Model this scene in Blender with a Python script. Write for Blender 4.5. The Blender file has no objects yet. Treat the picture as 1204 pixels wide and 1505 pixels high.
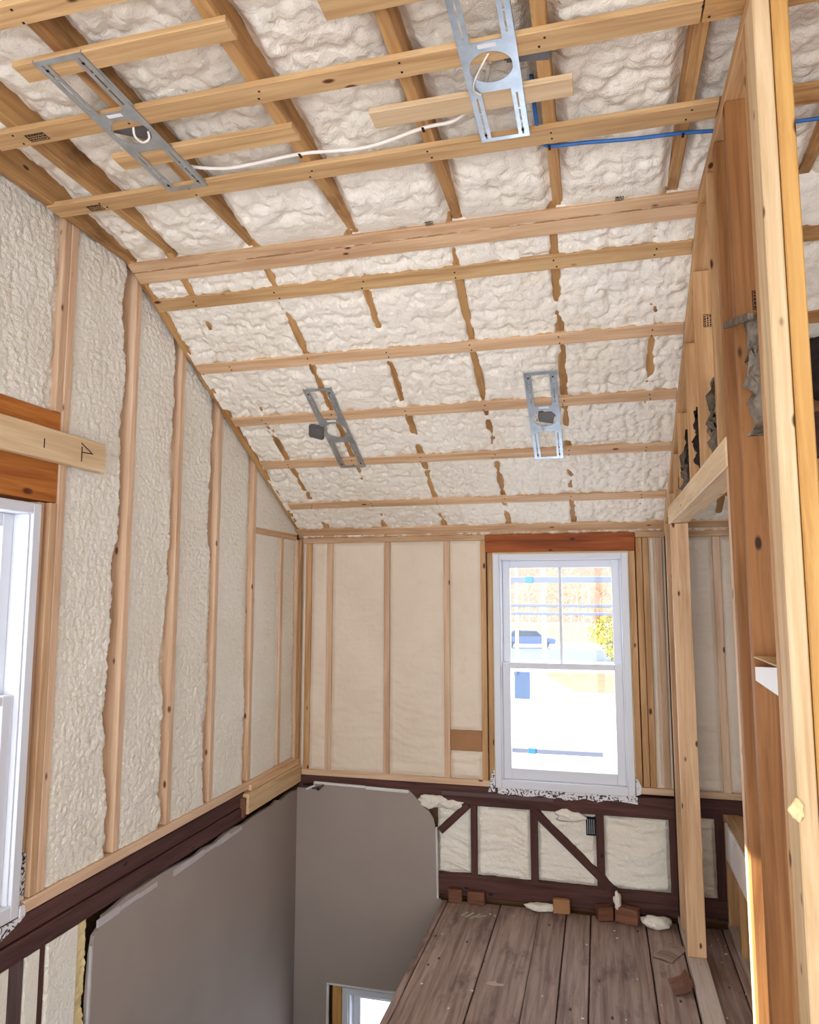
import bpy, bmesh, math, random
import numpy as np
from mathutils import Vector, Matrix

random.seed(7)
SC = bpy.context.scene
COL = SC.collection

# ------------------------------------------------------------------ camera
cam_d = bpy.data.cameras.new('camera')
cam = bpy.data.objects.new('camera', cam_d)
COL.objects.link(cam)
cam.location = (0, 0, 1.88)
cam.rotation_euler = (math.radians(90 + 6.443), 0, math.radians(14.515))
cam_d.sensor_fit = 'VERTICAL'
cam_d.sensor_height = 36.0
cam_d.lens = 1067.0 / 1505.0 * 36.0
cam_d.clip_end = 400
SC.camera = cam

# ------------------------------------------------------------------ world, sun, exposure
w = bpy.data.worlds.new('winter_sky')
SC.world = w
w.use_nodes = True
bg = w.node_tree.nodes['Background']
bg.inputs[0].default_value = (0.93, 0.96, 1.0, 1)
bg.inputs[1].default_value = 1.25

sun_d = bpy.data.lights.new('sun', 'SUN')
sun_d.energy = 5.0
sun_d.angle = math.radians(0.6)
sun_d.color = (1.0, 0.93, 0.82)
sun = bpy.data.objects.new('sun', sun_d)
COL.objects.link(sun)
sun.rotation_euler = Vector((2.375, 0.62, -0.93)).to_track_quat('-Z', 'Y').to_euler()

SC.view_settings.view_transform = 'Standard'
SC.view_settings.look = 'None'
SC.view_settings.gamma = 1.0
SC.view_settings.use_curve_mapping = False
SC.view_settings.exposure = 2.1

# ------------------------------------------------------------------ measures of the place (metres)
XL = -1.985          # face of the left wall studs
YB = 4.67            # face of the back wall studs
ZF = 3.330           # underside of the flat ceiling straps
KS = 0.53            # pitch of the sloped ceiling
YK = 2.70            # where the flat ceiling meets the slope
ST = 0.019           # strap thickness
PX = 0.39            # left face of the stud partition
GROUND = -2.6


def zs(y, off=0.0):
    """underside of the straps on the slope (off = distance square to the slope)"""
    return 2.27 + (4.64 - y) * KS + off * math.sqrt(1 + KS * KS)


def zc(y):
    return ZF if y < YK - 0.05 else min(ZF, zs(y))


# ------------------------------------------------------------------ materials
def lin(c):
    return tuple((v / 12.92 if v <= 0.04045 else ((v + 0.055) / 1.055) ** 2.4) for v in c)


def rgb(r, g, b):
    return lin((r / 255., g / 255., b / 255.)) + (1,)


class NT:
    def __init__(self, name):
        self.m = bpy.data.materials.new(name)
        self.m.use_nodes = True
        self.t = self.m.node_tree
        self.t.nodes.clear()
        self.out = self.n('ShaderNodeOutputMaterial')

    def n(self, typ, **kw):
        nd = self.t.nodes.new(typ)
        for k, v in kw.items():
            setattr(nd, k, v)
        return nd

    def l(self, a, b):
        self.t.links.new(a, b)

    def val(self, sock, v):
        sock.default_value = v

    def noise(self, vec, scale, detail=4, rough=0.55, dist=0.0):
        nd = self.n('ShaderNodeTexNoise')
        nd.inputs['Scale'].default_value = scale
        nd.inputs['Detail'].default_value = detail
        nd.inputs['Roughness'].default_value = rough
        nd.inputs['Distortion'].default_value = dist
        self.l(vec, nd.inputs['Vector'])
        return nd

    def ramp(self, fac, stops):
        nd = self.n('ShaderNodeValToRGB')
        el = nd.color_ramp.elements
        while len(el) > 1:
            el.remove(el[0])
        el[0].position = stops[0][0]
        el[0].color = stops[0][1]
        for p, c in stops[1:]:
            e = el.new(p)
            e.color = c
        self.l(fac, nd.inputs['Fac'])
        return nd

    def mix(self, fac, a, b, mode='MIX'):
        nd = self.n('ShaderNodeMix', data_type='RGBA', blend_type=mode)
        for s, v in ((nd.inputs['Factor'], fac), (nd.inputs['A'], a), (nd.inputs['B'], b)):
            pass
        for s, v in ((nd.inputs[0], fac), (nd.inputs[6], a), (nd.inputs[7], b)):
            if hasattr(v, 'is_output'):
                self.l(v, s)
            else:
                s.default_value = v
        return nd.outputs[2]

    def math(self, op, a, b=None):
        nd = self.n('ShaderNodeMath', operation=op)
        for i, v in enumerate((a, b)):
            if v is None:
                continue
            if hasattr(v, 'is_output'):
                self.l(v, nd.inputs[i])
            else:
                nd.inputs[i].default_value = v
        return nd.outputs[0]

    def principled(self, col, rough=0.6, spec=0.4, metal=0.0, normal=None):
        p = self.n('ShaderNodeBsdfPrincipled')
        if hasattr(col, 'is_output'):
            self.l(col, p.inputs['Base Color'])
        else:
            p.inputs['Base Color'].default_value = col
        if hasattr(rough, 'is_output'):
            self.l(rough, p.inputs['Roughness'])
        else:
            p.inputs['Roughness'].default_value = rough
        p.inputs['Specular IOR Level'].default_value = spec
        p.inputs['Metallic'].default_value = metal
        if normal is not None:
            self.l(normal, p.inputs['Normal'])
        self.l(p.outputs[0], self.out.inputs['Surface'])
        return p

    def bump(self, h, strength, dist):
        b = self.n('ShaderNodeBump')
        b.inputs['Strength'].default_value = strength
        b.inputs['Distance'].default_value = dist
        self.l(h, b.inputs['Height'])
        return b.outputs['Normal']


def obj_coords(k, offset=40.0):
    """object coordinates shifted by a per-object random amount"""
    tc = k.n('ShaderNodeTexCoord')
    oi = k.n('ShaderNodeObjectInfo')
    sc = k.n('ShaderNodeVectorMath', operation='SCALE')
    comb = k.n('ShaderNodeCombineXYZ')
    r2 = k.math('FRACT', k.math('MULTIPLY', oi.outputs['Random'], 17.31))
    r3 = k.math('FRACT', k.math('MULTIPLY', oi.outputs['Random'], 91.7))
    k.l(oi.outputs['Random'], comb.inputs[0])
    k.l(r2, comb.inputs[1])
    k.l(r3, comb.inputs[2])
    k.l(comb.outputs[0], sc.inputs[0])
    sc.inputs[3].default_value = offset
    ad = k.n('ShaderNodeVectorMath', operation='ADD')
    k.l(tc.outputs['Object'], ad.inputs[0])
    k.l(sc.outputs[0], ad.inputs[1])
    return ad.outputs[0], oi.outputs['Random'], r2


def stretch(k, vec, s):
    mp = k.n('ShaderNodeMapping')
    mp.inputs['Scale'].default_value = s
    k.l(vec, mp.inputs['Vector'])
    return mp.outputs[0]


def wood(name, light, dark, knot, rough=0.62, knots=0.10, grain=0.6, tone=0.28, stain=None):
    k = NT(name)
    v, r1, r2 = obj_coords(k)
    g = k.noise(stretch(k, v, (1.2, 22, 22)), 1.6, 5, 0.6, 0.6)
    fine = k.noise(stretch(k, v, (3.0, 160, 160)), 1.0, 3, 0.6)
    broad = k.noise(stretch(k, v, (1.5, 6, 6)), 1.0, 2, 0.5)
    base = k.ramp(g.outputs['Fac'], [(0.30, dark), (0.62, light)]).outputs[0]
    base = k.mix(k.math('MULTIPLY', k.math('SUBTRACT', fine.outputs['Fac'], 0.35), grain), base, dark)
    tint = k.ramp(r2, [(0.0, (0.74, 0.70, 0.66, 1)), (0.5, (1, 1, 1, 1)), (1.0, (1.12, 1.10, 1.07, 1))]).outputs[0]
    base = k.mix(tone * 2, base, tint, 'MULTIPLY')
    bl = k.ramp(broad.outputs['Fac'], [(0.35, (0.80, 0.77, 0.74, 1)), (0.6, (1, 1, 1, 1))]).outputs[0]
    base = k.mix(0.6, base, bl, 'MULTIPLY')
    vo = k.n('ShaderNodeTexVoronoi', feature='F1')
    vo.inputs['Scale'].default_value = 1.0
    k.l(stretch(k, v, (5.0, 11.0, 11.0)), vo.inputs['Vector'])
    kn = k.ramp(vo.outputs['Distance'], [(knots * 0.55, (1, 1, 1, 1)), (knots, (0, 0, 0, 1))]).outputs[0]
    base = k.mix(kn, base, knot)
    if stain:
        sn = k.noise(stretch(k, v, (2.0, 5, 5)), 1.3, 4, 0.65)
        f = k.ramp(sn.outputs['Fac'], [(0.55, (0, 0, 0, 1)), (0.70, (1, 1, 1, 1))]).outputs[0]
        base = k.mix(k.math('MULTIPLY', f, 0.75), base, stain)
    k.principled(base, rough, 0.3, 0, k.bump(k.math('ADD', g.outputs['Fac'], fine.outputs['Fac']), 0.25, 0.002))
    return k.m


M = {}
M['pine'] = wood('pine_framing', rgb(226, 190, 150), rgb(192, 150, 110), rgb(92, 52, 32))
M['pine_stud'] = wood('pine_stud', rgb(230, 198, 166), rgb(202, 164, 130), rgb(110, 66, 46), knots=0.11)
M['strap'] = wood('spruce_strap', rgb(224, 186, 134), rgb(186, 142, 92), rgb(92, 52, 26), knots=0.12)
M['joist'] = wood('ceiling_joist', rgb(206, 162, 106), rgb(160, 112, 64), rgb(74, 38, 18), stain=rgb(96, 56, 30))
M['part'] = wood('partition_stud', rgb(212, 170, 122), rgb(172, 126, 80), rgb(72, 38, 20), knots=0.12)
M['part_shaded'] = wood('shaded_partition_stud', rgb(172, 120, 72), rgb(130, 84, 44), rgb(58, 30, 16), knots=0.12, tone=0.1)  # partition wood with the shade between the studs put into its colour
M['post'] = wood('pale_post', rgb(224, 196, 154), rgb(196, 160, 114), rgb(98, 58, 34), tone=0.1)
M['post_gold'] = wood('golden_post', rgb(212, 164, 96), rgb(178, 126, 62), rgb(60, 30, 18), knots=0.14, tone=0.1)
M['header_new'] = wood('pale_header', rgb(238, 212, 172), rgb(214, 180, 136), rgb(140, 96, 66), tone=0.05)
M['plate_grey'] = wood('weathered_plate', rgb(206, 192, 180), rgb(172, 156, 144), rgb(120, 98, 84), tone=0.1)
M['lvl'] = wood('laminated_header', rgb(176, 96, 40), rgb(116, 52, 18), rgb(70, 30, 12), tone=0.1)
M['osb'] = wood('orange_header', rgb(206, 132, 58), rgb(158, 84, 26), rgb(96, 46, 16), tone=0.1, knots=0.16)
M['old'] = wood('old_dark_timber', rgb(96, 62, 56), rgb(62, 36, 32), rgb(34, 20, 18), tone=0.2, rough=0.75)
M['oldgrey'] = wood('old_grey_timber', rgb(112, 92, 90), rgb(74, 56, 54), rgb(40, 26, 24), tone=0.2, rough=0.8)
M['plank'] = wood('worn_floor_plank', rgb(176, 152, 140), rgb(118, 96, 88), rgb(46, 30, 28), tone=0.22, rough=0.55, knots=0.09,
                  stain=rgb(82, 60, 56))
M['block'] = wood('reddish_block', rgb(132, 88, 66), rgb(98, 62, 46), rgb(60, 36, 26), tone=0.2)
M['sheath'] = wood('sheathing', rgb(150, 110, 74), rgb(110, 76, 46), rgb(70, 40, 20))


def foam_mat(name, c1, c2, c3, rough, bs, bump_s, bump_d):
    k = NT(name)
    tc = k.n('ShaderNodeTexCoord')
    v = tc.outputs['Object']
    a = k.noise(v, 2.2, 4, 0.6)
    b = k.noise(v, bs, 5, 0.65, 0.4)
    c = k.noise(v, 9.0, 3, 0.6)
    col = k.ramp(a.outputs['Fac'], [(0.3, c2), (0.6, c1)]).outputs[0]
    f = k.ramp(c.outputs['Fac'], [(0.58, (0, 0, 0, 1)), (0.75, (1, 1, 1, 1))]).outputs[0]
    col = k.mix(k.math('MULTIPLY', f, 0.5), col, c3)
    k.principled(col, rough, 0.35, 0, k.bump(b.outputs['Fac'], bump_s, bump_d))
    return k.m


M['foam_ceiling'] = foam_mat('spray_foam_ceiling', rgb(250, 242, 226), rgb(244, 233, 214), rgb(238, 222, 190), 0.55, 32, 0.7, 0.016)
M['foam_wall'] = foam_mat('spray_foam_wall', rgb(250, 244, 230), rgb(244, 236, 218), rgb(242, 228, 198), 0.38, 60, 0.8, 0.014)
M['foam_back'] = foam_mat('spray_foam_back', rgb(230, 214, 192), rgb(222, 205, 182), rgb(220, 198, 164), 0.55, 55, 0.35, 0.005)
M['foam_edge'] = foam_mat('yellow_foam', rgb(232, 212, 158), rgb(222, 198, 140), rgb(210, 182, 116), 0.6, 50, 0.5, 0.006)


def plain(name, col, rough=0.5, spec=0.4, metal=0.0, var=0.0, vs=6.0, bump=0.0):
    k = NT(name)
    tc = k.n('ShaderNodeTexCoord')
    n = k.noise(tc.outputs['Object'], vs, 4, 0.6)
    if var:
        d = tuple(max(0, c * (1 - var)) for c in col[:3]) + (1,)
        c = k.ramp(n.outputs['Fac'], [(0.35, d), (0.65, col)]).outputs[0]
    else:
        c = col
    k.principled(c, rough, spec, metal, k.bump(n.outputs['Fac'], bump, 0.003) if bump else None)
    return k.m


M['vinyl'] = plain('white_vinyl', rgb(218, 220, 226), 0.35, 0.5)
M['drywall'] = plain('taupe_drywall', rgb(164, 151, 142), 0.7, 0.25, var=0.10, vs=1.5)
M['plaster_edge'] = plain('plaster_edge', rgb(196, 190, 190), 0.8, 0.2, var=0.15, vs=12)
M['paper'] = plain('drywall_edge', rgb(226, 222, 220), 0.8, 0.2, var=0.1)
M['galv'] = plain('galvanised_steel', rgb(196, 206, 214), 0.34, 0.5, 0.85, var=0.22, vs=18)
M['driver'] = plain('grey_driver_box', rgb(104, 100, 98), 0.5, 0.4, var=0.1)
M['cable_w'] = plain('white_cable', rgb(238, 228, 216), 0.45)
M['cable_b'] = plain('blue_cable', rgb(48, 104, 168), 0.4)
M['black'] = plain('black_gap', rgb(28, 24, 24), 0.8, 0.2)
M['ink'] = plain('stamp_ink', rgb(44, 34, 32), 0.8, 0.1)
M['batt'] = plain('old_insulation', rgb(128, 114, 98), 0.95, 0.1, var=0.55, vs=26, bump=1.0)
M['batt_dark'] = plain('dark_insulation_paper', rgb(58, 50, 46), 0.9, 0.1, var=0.5, vs=20, bump=1.0)
M['fibre'] = plain('grey_glass_fibre', rgb(146, 132, 116), 0.95, 0.1, var=0.35, vs=60, bump=1.0)
M['card'] = plain('brown_cardboard', rgb(170, 126, 88), 0.8, 0.15, var=0.12)
M['white_paint'] = plain('white_painted_wood', rgb(240, 238, 236), 0.5, 0.4, var=0.05)
k_ = NT('window_sticker')
_tl = k_.n('ShaderNodeBsdfTransparent')
_tl.inputs[0].default_value = rgb(206, 218, 236)
_df = k_.n('ShaderNodeBsdfDiffuse')
_df.inputs[0].default_value = rgb(120, 140, 166)
_mx = k_.n('ShaderNodeMixShader')
_mx.inputs[0].default_value = 0.6
k_.l(_tl.outputs[0], _mx.inputs[1])
k_.l(_df.outputs[0], _mx.inputs[2])
k_.l(_mx.outputs[0], k_.out.inputs['Surface'])
M['sticker'] = k_.m
M['tape_blue'] = plain('blue_tape', rgb(60, 130, 170), 0.6, 0.3)
M['snow'] = plain('snow', rgb(226, 232, 244), 0.8, 0.2, var=0.05, vs=0.3)
M['asphalt'] = plain('cleared_road', rgb(86, 95, 114), 0.8, 0.2, var=0.15, vs=0.6)
M['lawn'] = plain('bare_lawn', rgb(122, 100, 78), 0.9, 0.1, var=0.2, vs=1.0)
M['bark'] = plain('pale_bark', rgb(168, 138, 114), 0.9, 0.1, var=0.25, vs=3)
M['bark2'] = plain('russet_twigs', rgb(150, 112, 88), 0.9, 0.1, var=0.25, vs=3)
M['hill'] = plain('wooded_hillside', rgb(136, 106, 90), 0.9, 0.1, var=0.3, vs=2.5)
M['birch'] = plain('white_pole', rgb(200, 196, 190), 0.8, 0.1, var=0.1)
M['bush'] = plain('yellow_green_foliage', rgb(146, 138, 48), 0.8, 0.2, var=0.45, vs=5)
M['car'] = plain('blue_grey_car_paint', rgb(62, 80, 118), 0.3, 0.5)
M['car_glass'] = plain('car_glass', rgb(30, 36, 50), 0.15, 0.5)
M['tyre'] = plain('tyre', rgb(48, 48, 52), 0.8)
M['rail'] = plain('pale_rail', rgb(112, 124, 146), 0.5)
M['fence'] = plain('tan_fence', rgb(150, 132, 92), 0.8, 0.2, var=0.1)


def glass_mat():
    k = NT('window_glass')
    tr = k.n('ShaderNodeBsdfTransparent')
    tr.inputs[0].default_value = (0.96, 0.98, 1.0, 1)
    gl = k.n('ShaderNodeBsdfGlossy')
    gl.inputs['Roughness'].default_value = 0.02
    mx = k.n('ShaderNodeMixShader')
    mx.inputs[0].default_value = 0.02
    k.l(tr.outputs[0], mx.inputs[1])
    k.l(gl.outputs[0], mx.inputs[2])
    k.l(mx.outputs[0], k.out.inputs['Surface'])
    return k.m


M['glass'] = glass_mat()


def zebra_mat():
    k = NT('printed_flashing_tape')
    tc = k.n('ShaderNodeTexCoord')
    n = k.noise(stretch(k, tc.outputs['Object'], (1, 1, 1)), 30, 2, 0.5, 2.5)
    c = k.ramp(n.outputs['Fac'], [(0.42, rgb(48, 46, 52)), (0.46, rgb(226, 224, 226))]).outputs[0]
    k.principled(c, 0.5, 0.4)
    return k.m


M['zebra'] = zebra_mat()


# ------------------------------------------------------------------ object helpers
def link(name, me, mat=None, parent=None, smooth=False):
    o = bpy.data.objects.new(name, me)
    COL.objects.link(o)
    if mat is not None:
        me.materials.append(M[mat] if isinstance(mat, str) else mat)
    if parent is not None:
        o.parent = parent
    if smooth:
        me.polygons.foreach_set('use_smooth', [True] * len(me.polygons))
    return o


def tag(o, label=None, cat=None, group=None, kind=None):
    if label:
        o['label'] = label
    if cat:
        o['category'] = cat
    if group:
        o['group'] = group
    if kind:
        o['kind'] = kind
    return o


def empty(name, loc=(0, 0, 0)):
    o = bpy.data.objects.new(name, None)
    o.empty_display_size = 0.05
    COL.objects.link(o)
    o.location = loc
    return o


def box_mesh(l, wd, h, bev=0.002, taper=None):
    bm = bmesh.new()
    bmesh.ops.create_cube(bm, size=1)
    for v in bm.verts:
        v.co = Vector((v.co.x * l, v.co.y * wd, v.co.z * h))
    if bev:
        bmesh.ops.bevel(bm, geom=list(bm.edges), offset=min(bev, min(l, wd, h) * 0.3), segments=1, affect='EDGES')
    me = bpy.data.meshes.new('lumber')
    bm.to_mesh(me)
    bm.free()
    return me


def beam(name, p0, p1, wd, h, mat, parent, roll=0.0, bev=0.0025):
    """a stick from p0 to p1 (centre line); local X runs along the grain"""
    p0 = Vector(p0)
    p1 = Vector(p1)
    d = p1 - p0
    L = d.length
    x = d.normalized()
    ref = Vector((0, 0, 1)) if abs(x.z) < 0.95 else Vector((0, 1, 0))
    y = ref.cross(x).normalized()
    z = x.cross(y)
    R = Matrix((x, y, z)).transposed().to_4x4()
    o = link(name, box_mesh(L, wd, h, bev), mat, parent)
    off = parent.location if parent is not None else Vector((0, 0, 0))
    o.matrix_local = Matrix.Translation((p0 + p1) / 2 - off) @ R @ Matrix.Rotation(roll, 4, 'X')
    return o


def lumber(name, x0, x1, y0, y1, z0, z1, mat, parent=None, bev=0.0025):
    dx, dy, dz = x1 - x0, y1 - y0, z1 - z0
    cx, cy, cz = (x0 + x1) / 2, (y0 + y1) / 2, (z0 + z1) / 2
    if dz >= dx and dz >= dy:
        return beam(name, (cx, cy, z0), (cx, cy, z1), dx, dy, mat, parent, 0, bev)
    if dy >= dx:
        return beam(name, (cx, y0, cz), (cx, y1, cz), dx, dz, mat, parent, 0, bev)
    return beam(name, (x0, cy, cz), (x1, cy, cz), dy, dz, mat, parent, 0, bev)


def boxes_mesh(bl):
    """several axis-aligned boxes in one mesh"""
    vs, fs = [], []
    for (x0, x1, y0, y1, z0, z1) in bl:
        b = len(vs)
        vs += [(x0, y0, z0), (x1, y0, z0), (x1, y1, z0), (x0, y1, z0), (x0, y0, z1), (x1, y0, z1), (x1, y1, z1), (x0, y1, z1)]
        fs += [tuple(b + i for i in f) for f in ((0, 3, 2, 1), (4, 5, 6, 7), (0, 1, 5, 4), (1, 2, 6, 5), (2, 3, 7, 6), (3, 0, 4, 7))]
    me = bpy.data.meshes.new('boxes')
    me.from_pydata(vs, [], fs)
    return me


def prism(poly, axis, a, b):
    """polygon (list of 2D points, counter-clockwise) pushed along an axis from a to b"""
    n = len(poly)

    def P(p, t):
        return {'x': (t, p[0], p[1]), 'y': (p[0], t, p[1]), 'z': (p[0], p[1], t)}[axis]
    vs = [P(p, a) for p in poly] + [P(p, b) for p in poly]
    fs = [tuple(range(n)), tuple(range(2 * n - 1, n - 1, -1))]
    fs += [(i, (i + 1) % n, n + (i + 1) % n, n + i) for i in range(n)]
    me = bpy.data.meshes.new('prism')
    me.from_pydata(vs, [], fs)
    bm = bmesh.new()
    bm.from_mesh(me)
    bmesh.ops.recalc_face_normals(bm, faces=bm.faces)
    bm.to_mesh(me)
    bm.free()
    return me


def tube(pts, r, seg=8):
    pts = [Vector(p) for p in pts]
    # smooth path (Catmull-Rom)
    path = []
    for i in range(len(pts) - 1):
        a = pts[max(i - 1, 0)]
        b, c = pts[i], pts[i + 1]
        d = pts[min(i + 2, len(pts) - 1)]
        for t in range(6):
            t /= 6
            path.append(0.5 * ((2 * b) + (c - a) * t + (2 * a - 5 * b + 4 * c - d) * t * t + (3 * b - a - 3 * c + d) * t ** 3))
    path.append(pts[-1])
    vs, fs = [], []
    for i, p in enumerate(path):
        d = (path[min(i + 1, len(path) - 1)] - path[max(i - 1, 0)]).normalized()
        ref = Vector((0, 0, 1)) if abs(d.z) < 0.9 else Vector((1, 0, 0))
        u = d.cross(ref).normalized()
        v = d.cross(u)
        for s in range(seg):
            a = 2 * math.pi * s / seg
            vs.append(p + r * (math.cos(a) * u + math.sin(a) * v))
    for i in range(len(path) - 1):
        for s in range(seg):
            fs.append((i * seg + s, i * seg + (s + 1) % seg, (i + 1) * seg + (s + 1) % seg, (i + 1) * seg + s))
    fs.append(tuple(range(seg)))
    fs.append(tuple(range((len(path) - 1) * seg + seg - 1, (len(path) - 1) * seg - 1, -1)))
    me = bpy.data.meshes.new('tube')
    me.from_pydata([tuple(v) for v in vs], [], fs)
    return me


# ------------------------------------------------------------------ noise for the foam
def _h(ix, iy, s):
    n = (ix.astype(np.int64) * 374761393 + iy.astype(np.int64) * 668265263 + s * 974711) & 0x7fffffff
    n = ((n ^ (n >> 13)) * 1274126177) & 0x7fffffff
    n = (n ^ (n >> 16)) & 0x7fffffff
    return (n % 100003) / 100003.0


def vnoise(x, y, s=0):
    ix, iy = np.floor(x), np.floor(y)
    fx, fy = x - ix, y - iy
    fx = fx * fx * (3 - 2 * fx)
    fy = fy * fy * (3 - 2 * fy)
    a, b = _h(ix, iy, s), _h(ix + 1, iy, s)
    c, d = _h(ix, iy + 1, s), _h(ix + 1, iy + 1, s)
    return (a * (1 - fx) + b * fx) * (1 - fy) + (c * (1 - fx) + d * fx) * fy


def fbm(x, y, s=0, o=3):
    r, a, t = 0, 0.5, 0
    for i in range(o):
        r = r + a * vnoise(x * 2 ** i, y * 2 ** i, s + i * 7)
        t += a
        a *= 0.5
    return r / t


def blobs(x, y, s=0):
    """rounded cauliflower bumps, 0..1"""
    ix, iy = np.floor(x), np.floor(y)
    best = np.full(x.shape, 9.0)
    for dx in (-1, 0, 1):
        for dy in (-1, 0, 1):
            cx, cy = ix + dx, iy + dy
            px = cx + 0.15 + 0.7 * _h(cx, cy, s)
            py = cy + 0.15 + 0.7 * _h(cx, cy, s + 31)
            d = (x - px) ** 2 + (y - py) ** 2
            best = np.minimum(best, d)
    return np.clip(1 - best * 0.95, 0, 1)


def sstep(a, b, x):
    t = np.clip((x - a) / (b - a), 0, 1)
    return t * t * (3 - 2 * t)


def grid_mesh(P, back):
    """P: (nu,nv,3) points; a separate skirt runs back from the rim by the vector `back`"""
    nu, nv, _ = P.shape
    idx = np.arange(nu * nv).reshape(nu, nv)
    f = np.stack([idx[:-1, :-1], idx[1:, :-1], idx[1:, 1:], idx[:-1, 1:]], -1).reshape(-1, 4)
    ring = np.concatenate([P[:-1, 0], P[-1, :-1], P[:0:-1, -1], P[0, :0:-1]])
    n = len(ring)
    co = np.concatenate([P.reshape(-1, 3), ring, ring + np.array(back)])
    a = nu * nv + np.arange(n)
    b = nu * nv + (np.arange(n) + 1) % n
    f = np.concatenate([f, np.stack([b, a, a + n, b + n], -1)])
    me = bpy.data.meshes.new('foam')
    me.vertices.add(len(co))
    me.vertices.foreach_set('co', co.reshape(-1).astype(np.float32))
    me.loops.add(f.size)
    me.loops.foreach_set('vertex_index', f.reshape(-1).astype(np.int32))
    me.polygons.add(len(f))
    me.polygons.foreach_set('loop_start', np.arange(0, f.size, 4, dtype=np.int32))
    me.polygons.foreach_set('loop_total', np.full(len(f), 4, dtype=np.int32))
    me.update(calc_edges=True)
    me.validate()
    return me


def foam_obj(name, P, back, mat, parent):
    return link(name, grid_mesh(P, back), mat, parent, True)


def UV(nu, nv):
    return np.meshgrid(np.linspace(0, 1, nu), np.linspace(0, 1, nv), indexing='ij')


# ================================================================== SETTING
# ------------------------------------------------------------------ floor
floor = link('floor', boxes_mesh([(-0.93, 2.3, -1.2, 4.66, -0.26, -0.034)]), 'oldgrey')
tag(floor, 'worn brown plank floor ending at an open stairwell', 'floor', kind='structure')
edges = [(-0.955, -0.631), (-0.631, -0.393), (-0.393, -0.237), (-0.237, -0.097), (-0.097, 0.210), (0.210, 0.388), (0.388, 0.62),
         (0.62, 0.86), (0.86, 1.12), (1.12, 1.40), (1.40, 1.70), (1.70, 2.0), (2.0, 2.3)]
for i, (a, b) in enumerate(edges):
    dz = random.uniform(-0.003, 0.0)
    g = 0.0012 if i == 2 else 0.003
    lumber('plank', a + g, b - (0.0012 if i == 1 else 0.004), -1.2, 4.655 - random.uniform(0, 0.02), -0.032, dz, 'plank', floor, 0.003)
lumber('rim_board', -0.992, -0.958, -1.2, 4.65, -0.19, -0.004, 'plank', floor, 0.004)
M['chalk'] = plain('pale_chalk', rgb(196, 204, 178), 0.9, 0.1, var=0.2, vs=30)
for (xa, ya, xb, yb, wd_) in ((-0.835, 4.44, -0.805, 4.50, 0.010), (-0.805, 4.43, -0.77, 4.50, 0.012), (-0.775, 4.42, -0.73, 4.49, 0.010), (-0.745, 4.44, -0.695, 4.48, 0.008)):
    beam('chalk_mark', (xa, ya, 0.0006), (xb, yb, 0.0006), wd_, 0.0014, 'chalk', floor, 0, 0)
link('white_smear', prism([(-0.585, 3.73), (-0.55, 3.722), (-0.50, 3.73), (-0.495, 3.75), (-0.53, 3.748), (-0.54, 3.765), (-0.57, 3.755)], 'z', -0.0005, 0.0008), 'plate_grey', floor)
lower = link('floor_stairwell', boxes_mesh([(-2.2, 2.3, -1.2, 4.8, -2.6, -2.5)]), 'plank')
tag(lower, 'lower storey floor at the bottom of the stairwell', 'floor', kind='structure')

# ------------------------------------------------------------------ left wall
LW_Y0, LW_Y1, LW_Z0, LW_Z1 = 1.405, 2.238, 0.765, 2.210      # left window
wl = link('wall_left', boxes_mesh([(-2.165, -2.13, -1.2, LW_Y0, -2.5, 3.62), (-2.165, -2.13, LW_Y1, 4.80, -2.5, 3.62),
                                   (-2.165, -2.13, LW_Y0, LW_Y1, -2.5, LW_Z0), (-2.165, -2.13, LW_Y0, LW_Y1, LW_Z1, 3.62)]), 'sheath')
tag(wl, 'left side wall of open studs filled with cream spray foam', 'wall', kind='structure')


def lstud(y0, y1, z0=0.81, z1=None, x1=XL, mat='pine_stud', name='stud'):
    if z1 is None:
        z1 = min(ZF + 0.12, zs(y0) + 0.09)
    return lumber(name, -2.128, x1, y0, y1, z0, z1, mat, wl)


lstud(2.322, 2.360)                                 # king stud beside the window
lstud(2.284, 2.320, 0.81, 2.222, XL, 'pine')        # jack stud
lstud(2.286, 2.321, 2.575, None, XL - 0.004)        # stud above the header
lstud(2.243, 2.279, 0.80, 2.222, XL - 0.022)
SL = [(2.745, 2.783), (3.128, 3.166), (3.515, 3.553), (3.945, 3.983), (4.348, 4.386)]
for a, b in SL[:4]:
    lstud(a, b)
lstud(SL[4][0], SL[4][1], 0.81, 2.245)
lumber('corner_stud', -2.10, -1.975, 4.595, 4.632, 0.76, 2.245, 'pine_stud', wl)
lumber('corner_stud', -2.10, -1.968, 4.634, 4.672, 0.72, 2.25, 'part', wl)
# horizontal blocking where the slope begins, in the last bays
beam('blocking', (-2.04, 3.985, 2.262), (-2.04, 4.60, 2.262), 0.11, 0.038, 'pine', wl)
# stud of the bays nearer than the window, above the header
lstud(1.905, 1.943, 2.575)
lstud(1.50, 1.538, 2.575)
lstud(1.09, 1.128, 0.81)
lstud(0.69, 0.728, 0.81)
lstud(0.28, 0.318, 0.81)
# header over the window and the board nailed across it
lumber('window_header', -2.12, XL - 0.006, 1.33, 2.319, 2.225, 2.572, 'osb', wl, 0.002)
nb = lumber('nailed_board', XL + 0.001, XL + 0.039, 1.05, 2.535, 2.372, 2.490, 'header_new', wl, 0.003)
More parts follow.
